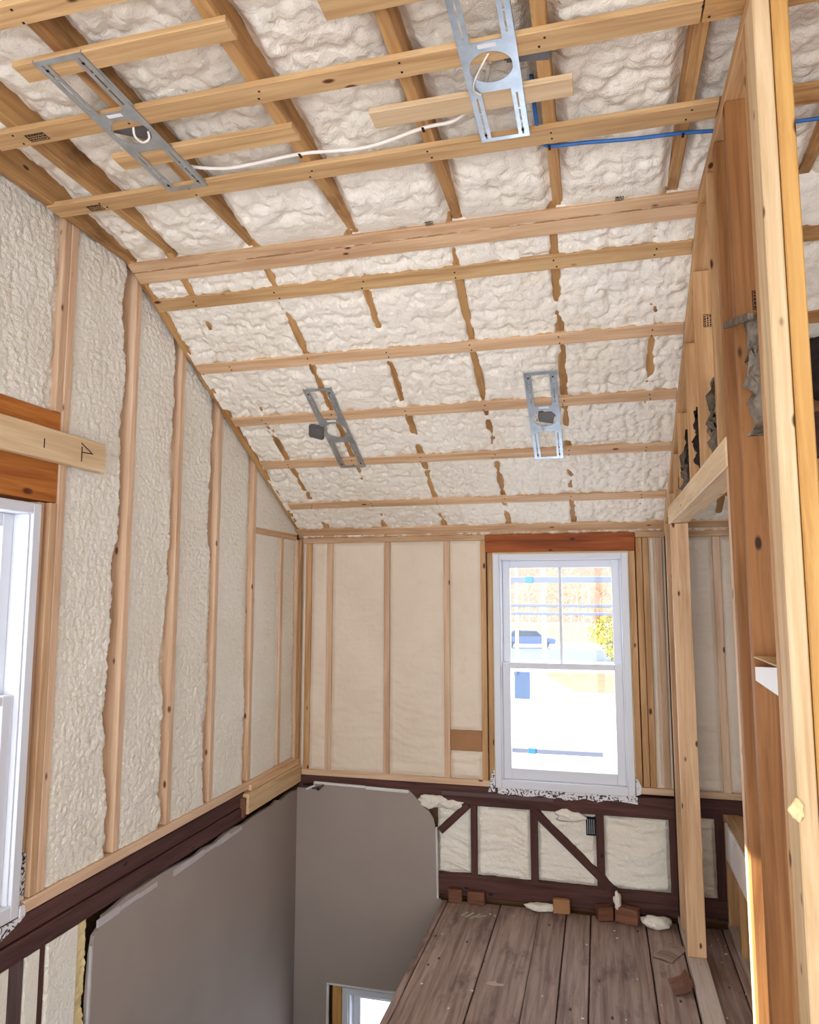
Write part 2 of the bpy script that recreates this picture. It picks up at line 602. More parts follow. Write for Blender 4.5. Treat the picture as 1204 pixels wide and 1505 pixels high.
# pencil mark and saw lines on the nailed board
def strokes(name, segs, x, parent, wd=0.004, mat='ink'):
    vs, fs = [], []
    for (ya, za, yb, zb) in segs:
        d = Vector((yb - ya, zb - za))
        n = Vector((-d.y, d.x)).normalized() * wd / 2
        b = len(vs)
        for dx in (0.0, 0.0012):
            vs += [(x + dx, ya + n.x, za + n.y), (x + dx, yb + n.x, zb + n.y), (x + dx, yb - n.x, zb - n.y), (x + dx, ya - n.x, za - n.y)]
        fs += [(b, b + 1, b + 2, b + 3), (b + 7, b + 6, b + 5, b + 4), (b, b + 4, b + 5, b + 1), (b + 2, b + 6, b + 7, b + 3),
               (b + 1, b + 5, b + 6, b + 2), (b, b + 3, b + 7, b + 4)]
    me = bpy.data.meshes.new('strokes')
    me.from_pydata(vs, [], fs)
    return link(name, me, mat, parent)


strokes('pencil_mark', [(2.385, 2.468, 2.445, 2.440), (2.390, 2.432, 2.455, 2.437), (2.390, 2.455, 2.390, 2.395), (2.19, 2.445, 2.19, 2.41)], XL + 0.0392, wl)
# plates and old beams
lumber('bottom_plate', -2.128, XL + 0.004, 2.262, 4.60, 0.765, 0.808, 'pine_stud', wl)
lumber('bottom_plate', -2.128, XL + 0.002, 0.0, 1.40, 0.765, 0.808, 'pine_stud', wl)
lumber('old_beam', -2.125, XL - 0.002, -1.0, 3.93, 0.688, 0.757, 'old', wl, 0.004)
lumber('old_beam', -2.125, XL + 0.006, -1.0, 3.935, 0.612, 0.684, 'old', wl, 0.005)
lumber('pale_timber', -2.10, XL + 0.034, 3.90, 4.662, 0.640, 0.752, 'post', wl, 0.006)
lumber('pale_timber', -2.10, XL + 0.022, 3.96, 4.664, 0.752, 0.790, 'pine', wl, 0.005)
lumber('old_block', -2.10, XL + 0.022, 3.872, 3.899, 0.630, 0.735, 'block', wl, 0.003)
# old lower framing left of the drywall
for a, b, m in ((2.205, 2.285, 'oldgrey'), (2.348, 2.388, 'old'), (1.80, 1.84, 'old'), (1.40, 1.44, 'old')):
    lumber('old_stud', -2.125, XL - 0.004, a, b, -2.45, 0.612, m, wl, 0.004)
lumber('old_stud', -2.125, XL - 0.03, 2.60, 2.64, -2.45, 0.612, 'black', wl, 0.004)
# drywall with a broken top edge
rag = [(2.618, -2.48), (4.66, -2.48), (4.66, 0.585)]
y = 4.66
zz = 0.59
random.seed(3)
while y > 2.75:
    y -= random.uniform(0.05, 0.14)
    rag.append((y, 0.598 + random.uniform(-0.014, 0.008)))
rag += [(2.70, 0.585), (2.69, 0.555), (2.645, 0.53), (2.632, 0.47), (2.622, 0.30), (2.628, 0.1), (2.619, -0.3)]
link('drywall_panel', prism(rag, 'x', XL - 0.012, XL + 0.006), 'drywall', wl)
# bright torn paper rim along the top of the drywall
for i in range(9):
    ya = 2.66 + i * 0.135
    if i in (3,):
        continue
    beam('paper_rim', (XL + 0.004, ya, 0.570 + random.uniform(-0.006, 0.004)), (XL + 0.004, ya + 0.14, 0.572 + random.uniform(-0.006, 0.004)),
         0.010, 0.024 + random.uniform(-0.008, 0.008), 'plaster_edge', wl, 0, 0.003)
beam('paper_rim', (XL + 0.005, 2.630, 0.50), (XL + 0.005, 2.626, -0.4), 0.012, 0.016, 'plaster_edge', wl, 0, 0.003)


def left_foam(ya, yb, z0, ztop, seed, edge=0.05, amp=1.0, res=0.0065, mat='foam_wall', rec=0.030):
    nu = max(8, int((yb - ya) / res))
    nv = max(8, int((ztop(ya) - z0) / res))
    U, V = UV(nu, nv)
    Y = ya + U * (yb - ya)
    ZT = np.vectorize(ztop)(Y)
    Z = z0 + V * (ZT - z0)
    low = 1 - sstep(1.0, 1.9, Z)
    a, b = Y * 40 + 0.6 * vnoise(Y * 30, Z * 30, seed), Z * 40
    Y0, Z0 = Y, Z
    Y = Y + 0.022 * (fbm(Y0 * 19, Z0 * 19, seed + 40) - 0.5)
    Z = Z + 0.022 * (fbm(Y0 * 19, Z0 * 19, seed + 41) - 0.5)
    d = 0.012 * blobs(Y * 34, Z * 36 + 0.8 * low * fbm(Y * 6, Z * 12, 4), seed)
    d += 0.008 * blobs(Y * 66, Z * 72, seed + 3)
    d += low * 0.013 * (fbm(Y * 5 + Z * 4, Z * 34 + 5 * vnoise(Y * 7, Z * 4, 9), seed + 5, 3))
    d += 0.020 * (fbm(Y * 4, Z * 3, seed + 11) - 0.5)
    d *= amp
    Y, Z = Y0, Z0
    # sink of the foam along the far stud
    e = 0.74 + 0.20 * fbm(Z * 3.2, Z * 0 + seed, seed + 2, 4)
    wob = 0.05 * (vnoise(Z * 26, Y * 0, seed + 8) - 0.5)
    sink = sstep(0, 0.10, U - e + wob)
    d -= edge * sink * (0.55 + 0.9 * vnoise(Z * 2.1, Z * 0, seed + 21))
    d -= 0.018 * (1 - sstep(0, 0.06, U))
    d -= rec
    P = np.stack([np.minimum(XL + d, XL + 0.004), Y, Z], -1)
    return foam_obj('foam_fill', P, (-0.03, 0, 0), mat, wl)


ztp = lambda yy: min(ZF + 0.12, zs(yy) + 0.10)
left_foam(2.360, 2.745, 0.81, ztp, 11, 0.070)
left_foam(2.783, 3.128, 0.81, ztp, 12, 0.042)
left_foam(3.166, 3.515, 0.81, ztp, 13, 0.038)
left_foam(3.553, 3.945, 0.81, ztp, 14, 0.022, 0.7, rec=0.02)
left_foam(3.983, 4.348, 0.81, lambda q: 2.243, 15, 0.008, 0.4, rec=0.014)
left_foam(4.386, 4.595, 0.81, lambda q: 2.243, 16, 0.008, 0.4, rec=0.014)
left_foam(3.983, 4.62, 2.281, ztp, 17, 0.0, 0.5, rec=0.014)
left_foam(1.943, 2.286, 2.574, ztp, 18, 0.012)
left_foam(1.538, 1.905, 2.574, ztp, 19, 0.02, 1, 0.012)
left_foam(1.128, 1.400, 0.81, ztp, 20, 0.02, 1, 0.012)
left_foam(0.728, 1.09, 0.81, ztp, 23, 0.02, 1, 0.015)
left_foam(0.318, 0.69, 0.81, ztp, 24, 0.02, 1, 0.015)
left_foam(2.285, 2.348, -1.2, lambda q: 0.612, 25, 0.0, 1.6, 0.007, rec=0.02)
left_foam(2.388, 2.548, -1.2, lambda q: 0.612, 26, 0.0, 1.6, 0.006, rec=0.022)
left_foam(2.545, 2.604, -1.2, lambda q: 0.612, 29, 0.0, 1.2, 0.006, 'foam_edge', rec=0.030)
left_foam(1.84, 2.205, -1.2, lambda q: 0.612, 27, 0.0, 1.3, 0.012, rec=0.012)
left_foam(1.44, 1.80, -1.2, lambda q: 0.612, 28, 0.0, 1.3, 0.012, rec=0.012)

wf = link('wall_front', boxes_mesh([
    (-2.165, -1.90, -1.26, -1.2, -2.5, 3.62), (-0.05, 0.05, -1.26, -1.2, -2.5, 3.62), (1.55, 2.35, -1.26, -1.2, -2.5, 3.62), (-1.90, 1.55, -1.26, -1.2, 2.90, 3.62),
    (-1.90, 1.55, -1.26, -1.2, -2.5, 0.10)]), 'drywall')
tag(wf, 'plain wall behind the viewpoint, two wide openings added to let in light', 'wall', kind='structure')  # unseen openings, invented and sized to steer daylight into the room
we = link('wall_end', boxes_mesh([
    (2.35, 2.40, -1.26, -1.00, -2.5, 3.62), (2.35, 2.40, -0.20, 4.80, -2.5, 3.62), (2.35, 2.40, -1.00, -0.20, 2.30, 3.62),
    (2.35, 2.40, -1.00, -0.20, -2.5, 0.60)]), 'drywall')
tag(we, 'end wall of the neighbouring space with an opening added to let in light', 'wall', kind='structure')  # the opening is invented, placed to send daylight towards the left wall

# ------------------------------------------------------------------ back wall
BW_X0, BW_X1, BW_Z0, BW_Z1 = -0.655, 0.180, 0.682, 2.136      # window in the back wall
LO_X0, LO_X1, LO_Z0, LO_Z1 = -1.655, -0.82, -1.95, -0.612     # window low in the stairwell
wb = link('wall_back', boxes_mesh([
    (-2.165, BW_X0, 4.765, 4.80, LO_Z1, 2.75), (BW_X1, 2.3, 4.765, 4.80, -2.5, 2.75), (BW_X0, BW_X1, 4.765, 4.80, BW_Z1, 2.75),
    (BW_X0, BW_X1, 4.765, 4.80, LO_Z1, BW_Z0), (-2.165, LO_X0, 4.765, 4.80, -2.5, LO_Z1), (LO_X1, BW_X1, 4.765, 4.80, -2.5, LO_Z1),
    (LO_X0, LO_X1, 4.765, 4.80, -2.5, LO_Z0)]), 'sheath')
tag(wb, 'low back wall of open studs and cream foam around the bright window', 'wall', kind='structure')


def bstud(x0, x1, z0=0.722, z1=2.225, yf=YB, mat='pine_stud', name='stud'):
    return lumber(name, x0, x1, yf, 4.762, z0, z1, mat, wb)


bstud(-1.945, -1.905, 0.722, 2.225, YB, 'part')
SB = [(-1.792, -1.752), (-1.386, -1.346), (-0.978, -0.940), (-0.735, -0.698)]
for a, b in SB[:3]:
    bstud(a, b)
bstud(-0.735, -0.700, 0.722, 2.225, YB, 'part')
bstud(-0.694, -0.662, 0.722, 2.146, YB + 0.012, 'part')
bstud(0.186, 0.222, 0.74, 2.146, YB + 0.010, 'part')
bstud(0.228, 0.264, 0.74, 2.225, YB, 'part')
bstud(0.267, 0.303, 0.74, 2.225, YB + 0.002, 'part')
bstud(0.346, 0.382, 0.74, 2.225, YB)
bstud(0.668, 0.712, 0.735)
bstud(1.07, 1.11, 0.735)
lumber('top_plate', -2.0, -0.706, YB - 0.002, 4.762, 2.226, 2.262, 'pine', wb)
lumber('top_plate', 0.226, 2.3, YB - 0.002, 4.762, 2.226, 2.262, 'pine', wb)
lumber('top_plate', -2.0, 2.3, YB - 0.012, 4.762, 2.264, 2.304, 'pine', wb)
lumber('window_header', -0.704, 0.224, YB - 0.002, 4.76, 2.146, 2.262, 'lvl', wb)
lumber('bottom_plate', -1.955, -0.662, YB - 0.003, 4.762, 0.684, 0.722, 'pine_stud', wb)
lumber('bottom_plate', 0.186, 2.3, YB - 0.003, 4.762, 0.700, 0.738, 'pine_stud', wb)
lumber('old_beam', -1.98, 0.41, YB + 0.001, 4.76, 0.562, 0.682, 'old', wb, 0.005)
lumber('old_beam', 0.41, 2.3, YB + 0.001, 4.76, 0.585, 0.698, 'old', wb, 0.005)
lumber('old_ledge', -1.0, -0.3, YB - 0.012, YB + 0.004, 0.618, 0.645, 'oldgrey', wb, 0.004)
lumber('brown_block', -0.938, -0.737, YB + 0.004, 4.76, 0.893, 1.020, 'card', wb)


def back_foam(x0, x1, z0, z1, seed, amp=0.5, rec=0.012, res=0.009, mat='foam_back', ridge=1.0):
    nu = max(8, int((x1 - x0) / res))
    nv = max(8, int((z1 - z0) / res))
    U, V = UV(nu, nv)
    X = x0 + U * (x1 - x0)
    Z = z0 + V * (z1 - z0)
    low = 1 - 0.75 * sstep(1.0, 1.6, Z)
    d = 0.004 * blobs(X * 30, Z * 30, seed) + 0.010 * ridge * low * fbm(X * 6 + 3 * Z, Z * 30 + 4 * vnoise(X * 5, Z * 3, 3), seed, 3)
    d += 0.012 * (fbm(X * 4, Z * 3, seed + 9) - 0.5)
    rim = np.minimum(np.minimum(X - x0, x1 - X), np.minimum(Z - z0, z1 - Z))
    d -= 0.010 * (1 - sstep(0, 0.022, rim))
    d = d * amp * 2 - rec
    P = np.stack([X, YB - d, Z], -1)[:, ::-1]
    return foam_obj('foam_fill', P, (0, 0.03, 0), mat, wb)


bays = [(-1.975, -1.945), (-1.905, -1.792), (-1.752, -1.386), (-1.346, -0.978)]
for i, (a, b) in enumerate(bays):
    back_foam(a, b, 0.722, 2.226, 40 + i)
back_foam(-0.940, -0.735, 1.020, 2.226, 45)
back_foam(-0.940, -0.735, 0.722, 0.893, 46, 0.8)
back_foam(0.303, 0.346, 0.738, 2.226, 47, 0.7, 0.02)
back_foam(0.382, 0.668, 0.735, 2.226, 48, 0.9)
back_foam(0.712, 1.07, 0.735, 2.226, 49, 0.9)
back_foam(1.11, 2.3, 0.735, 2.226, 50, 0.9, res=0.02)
# yellow foam bead round the window frame
for (a, b, c, d) in ((-0.662, -0.655, 0.72, 2.14), (0.180, 0.187, 0.74, 2.14)):
    back_foam(a, b, c, d, 51, 0.4, 0.012, 0.004, 'foam_edge')
back_foam(-0.66, 0.185, 2.134, 2.147, 52, 0.4, 0.006, 0.006, 'foam_edge')

# old framing under the window
for a, b in ((-0.815, -0.776), (-0.446, -0.402), (-0.055, -0.009), (0.361, 0.408)):
    lumber('old_stud', a, b, YB + 0.002, 4.76, 0.03, 0.565, 'old', wb, 0.004)
lumber('old_stud', 0.612, 0.662, YB + 0.002, 4.76, 0.03, 0.59, 'old', wb, 0.004)
lumber('old_stud', 1.0, 1.045, YB + 0.002, 4.76, 0.03, 0.59, 'old', wb, 0.004)
beam('diagonal_brace', (-0.425, YB + 0.018, 0.560), (0.06, YB + 0.018, 0.118), 0.046, 0.048, 'old', wb, 0, 0.004)
beam('diagonal_brace', (-1.01, YB + 0.018, 0.395), (-0.83, YB + 0.018, 0.565), 0.045, 0.045, 'old', wb, 0, 0.004)
lumber('old_sill', -1.03, 0.41, YB - 0.004, 4.76, 0.020, 0.146, 'old', wb, 0.006)
lumber('old_sill', 0.41, 2.3, YB - 0.004, 4.76, 0.040, 0.150, 'old', wb, 0.006)
for i, (a, b) in enumerate([(-1.03, -0.815), (-0.776, -0.446), (-0.402, -0.055), (-0.009, 0.361)]):
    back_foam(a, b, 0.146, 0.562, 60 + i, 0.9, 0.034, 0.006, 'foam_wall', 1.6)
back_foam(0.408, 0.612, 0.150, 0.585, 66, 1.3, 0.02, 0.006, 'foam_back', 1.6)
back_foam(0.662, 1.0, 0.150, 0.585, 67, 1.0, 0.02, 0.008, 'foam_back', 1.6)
# electrical box in the foam under the window
ob = empty('outlet_box', (-0.084, YB + 0.004, 0.495))
tag(ob, 'small dark slotted electrical box set in foam under the back window', 'box')
link('box_body', boxes_mesh([(-0.028, 0.028, -0.012, 0.05, -0.052, 0.052)]), 'black', ob)
for i in range(4):
    o = link('fin', box_mesh(0.004, 0.006, 0.085, 0.001), 'galv', ob)
    o.location = (-0.018 + i * 0.012, -0.015, 0)
# drywall left on the lower back wall
dry = [(-1.98, -2.48), (-1.75, -2.48), (-1.75, -0.600), (-0.82, -0.560), (-0.82, -2.48), (0.4, -2.48), (0.4, -0.27), (-0.955, -0.27),
       (-0.965, -0.03), (-1.025, 0.00), (-1.028, 0.20), (-1.035, 0.40), (-1.05, 0.47), (-1.08, 0.515), (-1.13, 0.545), (-1.165, 0.590),
       (-1.205, 0.628), (-1.40, 0.634), (-1.66, 0.640), (-1.86, 0.642), (-1.87, 0.602), (-1.98, 0.600)]
link('drywall_panel', prism(dry, 'y', YB - 0.010, YB + 0.001), 'drywall', wb)
beam('paper_rim', (-1.86, YB - 0.012, 0.641), (-1.50, YB - 0.012, 0.634), 0.012, 0.016, 'paper', wb, 0, 0.003)
beam('paper_rim', (-1.50, YB - 0.012, 0.630), (-1.21, YB - 0.012, 0.624), 0.012, 0.020, 'paper', wb, 0, 0.003)
beam('paper_rim', (-1.03, YB - 0.012, 0.42), (-1.022, YB - 0.012, 0.00), 0.010, 0.030, 'paper', wb, 0, 0.003)


def lump(name, loc, size, seed, mat, parent=None, n=2, rough=0.35):
    bm = bmesh.new()
    bmesh.ops.create_icosphere(bm, subdivisions=n, radius=1)
    rng = random.Random(seed)
    ph = [rng.uniform(0, 9) for _ in range(6)]
    for v in bm.verts:
        c = v.co
        k = 1 + rough * (math.sin(c.x * 3.1 + ph[0]) * math.sin(c.y * 3.7 + ph[1]) + 0.6 * math.sin(c.z * 5.3 + ph[2]) * math.sin(c.x * 6.1 + ph[3])
                         + 0.4 * math.sin(c.y * 9 + ph[4]) * math.cos(c.z * 8 + ph[5]))
        v.co = Vector((c.x * size[0] * k, c.y * size[1] * k, c.z * size[2] * k))
    me = bpy.data.meshes.new('lump')
    bm.to_mesh(me)
    bm.free()
    o = link(name, me, mat, parent, True)
    o.location = loc
    return o


lump('foam_spill', (-1.06, YB - 0.002, 0.572), (0.085, 0.02, 0.038), 5, 'foam_wall', wb, 3)
lump('foam_spill', (-0.93, YB + 0.006, 0.560), (0.075, 0.02, 0.030), 6, 'foam_wall', wb, 3)
lump('foam_spill', (-0.20, YB + 0.004, 0.545), (0.09, 0.016, 0.032), 7, 'foam_wall', wb, 3)
# broken lath and plaster in the corner above the drywall
for i in range(6):
    beam('splinter', (-1.93 + i * 0.02, YB - 0.02, 0.612 + random.uniform(-0.02, 0.02)),
         (-1.86 + i * 0.015, YB - 0.03, 0.628 + random.uniform(-0.03, 0.03)), 0.006, 0.012, random.choice(['oldgrey', 'black', 'paper']), wb, 0, 0.001)

# ------------------------------------------------------------------ ceiling
yk2 = YK
deck = [(-1.3, ZF + 0.20), (-1.3, ZF + 0.16), (YK + 0.02, ZF + 0.16), (4.90, zs(4.90, 0.16)), (4.90, zs(4.90, 0.20)), (YK + 0.02, ZF + 0.20)]
ceil = link('ceiling', prism(deck, 'x', -2.2, 2.35), 'sheath')
tag(ceil, 'vaulted ceiling of strapped rafters with cream spray foam between them', 'ceiling', kind='structure')
FJ = [-1.757, -1.380, -0.925, -0.495, -0.108, 0.302, 0.74, 1.14, 1.54, 1.94]     # joists over the flat part
RJ = [-1.765, -1.355, -0.952, -0.537, -0.135, 0.262, 0.69, 1.10, 1.50, 1.90]     # rafters over the slope
JB = ZF + ST
for x in FJ:
    lumber('joist', x - 0.019, x + 0.019, -1.2, 2.70, JB, JB + 0.135, 'joist', ceil, 0.003)
for x in RJ:
    s_ = 0.0675 + ST
    beam('rafter', (x, 2.66, zs(2.66, s_)), (x, 4.72, zs(4.72, s_)), 0.038, 0.135, 'joist', ceil, 0, 0.003)
lumber('wall_joist', XL + 0.002, XL + 0.040, -1.2, 2.70, JB - 0.012, JB + 0.135, 'joist', ceil, 0.003)
beam('wall_rafter', (XL + 0.021, 2.66, zs(2.66, 0.078)), (XL + 0.021, 4.66, zs(4.66, 0.078)), 0.038, 0.135, 'joist', ceil, 0, 0.003)


def cover(dist, A, B, seed):
    """how far the foam creeps over the underside of a rafter"""
    nz = fbm(A * 5.5, B * 4.0, seed, 4)
    return nz


def flat_foam(xa, xb, seed, res=0.008):
    nu = int((xb - xa) / res)
    nv = int((2.72 - 0.55) / res)
    U, V = UV(nu, nv)
    X = xa + U * (xb - xa)
    Y = 0.55 + V * (2.72 - 0.55)
    wx = X + 0.02 * vnoise(X * 14, Y * 14, 3)
    wy = Y + 0.02 * vnoise(X * 14, Y * 14, 4)
    lum_ = 0.036 * blobs(wx * 10, wy * 10, 71) + 0.022 * blobs(wx * 21, wy * 21, 72) + 0.009 * blobs(wx * 44, wy * 44, 73)
    lum_ += 0.03 * (fbm(X * 4, Y * 4, 74) - 0.5)
    edge = np.minimum(X - xa, xb - X)
    rec = 0.088 * (1 - sstep(2.08, 2.70, Y + 0.12 * (fbm(X * 4, Y * 3, 75) - 0.5)))
    near = 1 - sstep(0.019, 0.06, edge)
    lum_ = lum_ * (1 - 0.45 * near) - 0.006 * near
    cov = 0.018 * (fbm(X * 7, Y * 3, 76, 3) - 0.62) * near * sstep(2.1, 2.4, Y)
    dn = lum_ + cov - 0.030 - rec
    lim = 0.001 + 0.014 * sstep(2.36, 2.5, Y)
    dn = np.where(dn > lim - 0.012, lim - 0.012 + 0.012 * np.tanh((dn - lim + 0.012) / 0.012), dn)
    P = np.stack([X, Y, JB - dn], -1)[:, ::-1]
    return foam_obj('foam_fill', P, (0, 0, 0.03), 'foam_ceiling', ceil)


def slope_foam(xa, xb, seed, res=0.0075):
    nu = int((xb - xa) / res)
    nv = int(2.02 / res)
    U, V = UV(nu, nv)
    X = xa + U * (xb - xa)
    Y = 2.665 + V * 2.02
    S = Y * math.sqrt(1 + KS * KS)
    wx = X + 0.016 * vnoise(X * 18, S * 18, 13)
    wy = S + 0.016 * vnoise(X * 18, S * 18, 14)
    l_ = 0.032 * blobs(wx * 12, wy * 12, 81) + 0.028 * blobs(wx * 23, wy * 23, 82) + 0.014 * blobs(wx * 46, wy * 46, 83)
    l_ += 0.018 * (fbm(X * 5, S * 5, 84) - 0.5) - 0.052
    edge = np.minimum(X - xa, xb - X)
    near = 1 - sstep(0.004, 0.028, edge + 0.034 * (fbm(X * 17, S * 13, 85, 4) - 0.45))
    openr = (fbm(X * 3.1, S * 3.6, 86, 4) - 0.50)
    cov = np.clip(openr * 0.16, -0.02, 0.010)
    cm = sstep(-0.02, 0.03, openr)
    d = l_ * (1 - near * (1 - 0.6 * cm)) + near * cov
    d = np.where(d > 0.004, 0.004 + 0.0125 * np.tanh((d - 0.004) / 0.0125), d)
    nrm = 1 / math.sqrt(1 + KS * KS)
    off = ST - d
    Z = 2.27 + (4.64 - Y) * KS + off * nrm
    Yo = Y + off * KS * nrm
    P = np.stack([X, Yo, Z], -1)[:, ::-1]
    return foam_obj('foam_fill', P, (0, 0, 0.03), 'foam_ceiling', ceil)


fx = [XL + 0.03] + FJ
for i in range(len(fx) - 1):
    flat_foam(fx[i], fx[i + 1], i, 0.008 if fx[i] < 0.35 else 0.013)
sx = [XL + 0.025] + RJ
for i in range(len(sx) - 1):
    slope_foam(sx[i], sx[i + 1], i, 0.0075 if sx[i] < 0.3 else 0.013)


def strap(x0, x1, ya, yb, mat='strap', t=ST):
    return lumber('strap', x0, x1, ya, yb, ZF + 0.0005, ZF + t, mat, ceil, 0.002)


strap(-1.62, 0.292, 1.345, 1.410)
strap(XL + 0.12, 0.292, 1.762, 1.838)
strap(XL + 0.004, 0.389, 2.168, 2.250)
strap(0.296, 2.3, 1.762, 1.838, 'joist')
strap(0.392, 2.3, 2.168, 2.250, 'joist')
for (a, b, c, d) in ((-1.535, -0.880, 1.524, 1.592), (-1.540, -0.888, 1.960, 2.032), (-0.636, -0.030, 1.958, 2.036), (-0.630, -0.032, 1.524, 1.592)):
    lumber('short_strap', a, b, c, d, ZF + 0.0005, ZF + ST, 'strap' if d < 2.033 else 'header_new', ceil, 0.002)


def sstrap(yc, x0=XL + 0.01, x1=0.388, mat='pine', wd=0.066, off=ST / 2):
    return beam('strap', (x0, yc, zs(yc, off)), (x1, yc, zs(yc, off)), wd, ST - 0.001, mat, ceil, -math.atan(KS), 0.002)


sstrap(2.678, -1.975, 0.425, 'pine', 0.042)
sstrap(2.7235, -1.968, 0.425, 'pine', 0.056, ST / 2 - 0.004)
for i, yc in enumerate((2.868, 3.232, 3.596, 3.946, 4.325)):
    sstrap(yc, XL + 0.02 + 0.01 * i, 0.388, 'strap' if i == 0 else 'pine')
    sstrap(yc, 0.485, 2.2, 'joist')
sstrap(4.605, -1.985, 2.2, 'pine', 0.075)


# nail heads where the straps cross joists and rafters: pin-head small, kept as one part
random.seed(31)
nl = []
for x in FJ[:6]:
    for yc in (1.378, 1.80, 2.209):
        for dy in (-0.018, 0.018):
            px, py = x + random.uniform(-0.012, 0.012), yc + dy + random.uniform(-0.006, 0.006)
            nl.append((px - 0.003, px + 0.003, py - 0.003, py + 0.003, ZF - 0.0008, ZF + 0.002))
for x in RJ[:6]:
    for yc in (2.868, 3.232, 3.596, 3.946, 4.325):
        for dy in (-0.014, 0.014):
            px, py = x + random.uniform(-0.012, 0.012), yc + dy + random.uniform(-0.005, 0.005)
            pz = zs(py)
            nl.append((px - 0.003, px + 0.003, py - 0.0025, py + 0.0025, pz - 0.002, pz + 0.003))
tag(link('nail_heads', boxes_mesh(nl), 'ink', ceil), kind='stuff')


# ------------------------------------------------------------------ stud partition on the right
def rzc(y):
    return ZF - 0.040 if y < 2.66 else zs(y, -0.040)


wr = empty('wall_right', (0, 0, 0))
tag(wr, 'open stud partition with a framed doorway, right side of the room', 'wall', kind='structure')
PB = 0.481
lumber('bottom_plate', PX, PB, 2.30, 4.66, 0.0, 0.040, 'plate_grey', wr, 0.003)
lumber('bottom_plate', PX, PB, 1.70, 2.30, 0.0, 0.040, 'pine', wr, 0.003)
lumber('top_plate', PX, PB, 1.70, 2.70, ZF - 0.039, ZF - 0.001, 'part', wr)
beam('top_plate', ((PX + PB) / 2, 2.68, zs(2.68, -0.020)), ((PX + PB) / 2, 4.66, zs(4.66, -0.020)), PB - PX, 0.038, 'part', wr)


def pstud(y0, z0=0.040, z1=None, mat='part', x0=PX, x1=PB, t=0.038):
    if z1 is None:
        z1 = rzc(y0 + t) - 0.001
    return lumber('stud', x0, x1, y0, y0 + t, z0, z1, mat, wr)


pstud(1.811)
pstud(2.108, 0.040, None, 'part_shaded')
pstud(2.302, 0.040, None, 'part_shaded')
pstud(2.341, 0.040, 2.262, 'pine')
pstud(4.170, 0.040, 2.262, 'pine')
pstud(4.209, 0.040, None, 'pine', PX + 0.002)
pstud(4.30, 0.040, None, 'part', PX + 0.022)
pstud(4.475, 0.040, None, 'pine', PX - 0.001)
lumber('door_header', PX - 0.004, PB + 0.002, 2.342, 4.255, 2.264, 2.357, 'header_new', wr, 0.003)
for yy in (2.474, 2.895, 3.225, 3.62, 3.90):
    pstud(yy, 2.358, None, 'part')
# turned double stud that ends the partition
lumber('end_stud', PX, PX + 0.0375, 1.722, 1.809, 0.040, ZF - 0.04, 'post', wr, 0.003)
lumber('end_stud', PX + 0.0405, PX + 0.078, 1.724, 1.809, 0.040, ZF - 0.04, 'post_gold', wr, 0.003)
# white painted block between two studs
blk = [(1.850, 1.648), (2.105, 1.655), (2.105, 1.690), (1.850, 1.712)]
o = link('white_block', prism(blk, 'x', PX + 0.002, PX + 0.080), 'white_paint', wr)
lumber('white_block_top', PX + 0.0, PX + 0.082, 1.85, 2.104, 1.7135, 1.718, 'post', wr, 0.001)
# grade stamps on the lumber: a framed panel with lines of small marks
def stamp(y, z, x, facing, parent, rows=3, wd=0.030, ht=0.055):
    rng = random.Random(int(y * 1000 + z * 77))
    bl = []
    t = 0.0008
    def bar(u0, u1, v0, v1):
        if facing == '-y':
            bl.append((x + u0, x + u1, y - t, y, z + v0, z + v1))
        elif facing == '-z':
            bl.append((x + v0, x + v1, y + u0, y + u1, z - t, z))
        else:
            bl.append((x, x + t, y + u0, y + u1, z + v0, z + v1))
    bar(0, 0.002, 0, ht); bar(wd - 0.002, wd, 0, ht); bar(0, wd, 0, 0.002); bar(0, wd, ht - 0.002, ht)
    for r in range(rows):
        u = 0.004 + r * (wd - 0.006) / rows
        v = 0.004
        while v < ht - 0.008:
            l = rng.uniform(0.003, 0.009)
            bar(u, u + 0.005, v, min(v + l, ht - 0.004))
            v += l + 0.003
    return link('grade_stamp', boxes_mesh(bl), 'ink', parent)


stamp(2.1075, 2.66, PX + 0.045, '-y', wr)
stamp(2.474 - 0.001, 2.62, PX + 0.03, '-y', wr)
stamp(2.895 - 0.001, 2.90, PX + 0.03, '-y', wr, 3, 0.035, 0.05)
stamp(2.20, ZF - 0.0002, -1.83, '-z', ceil, 3, 0.035, 0.06)
stamp(1.785, ZF - 0.0002, -1.73, '-z', ceil, 3, 0.035, 0.07)
stamp(2.63, ZF - 0.0002, 0.10, '-z', ceil, 3, 0.035, 0.03)
stamp(2.63, ZF - 0.0002, -0.62, '-z', ceil, 3, 0.035, 0.03)

# ------------------------------------------------------------------ low framed wall beyond the partition
wh = empty('wall_low', (0, 0, 0))
tag(wh, 'low framed half wall on the floor beyond the doorway', 'wall', kind='structure')
lumber('bottom_plate', 0.655, 0.745, 2.9, 4.655, 0.0, 0.038, 'plate_grey', wh)
lumber('top_plate', 0.655, 0.745, 2.9, 4.655, 0.585, 0.623, 'pine', wh)
lumber('lit_face_board', 0.640, 0.654, 2.9, 4.50, 0.430, 0.620, 'white_paint', wh)  # white colour stands in for sky light on the half wall's upper edge
for yy in (4.60, 4.22, 3.82, 3.42, 3.02):
    lumber('stud', 0.655, 0.745, yy, yy + 0.038, 0.038, 0.585, 'part', wh)
lumber('back_panel', 0.746, 0.758, 2.9, 4.655, 0.0, 0.62, 'joist', wh)

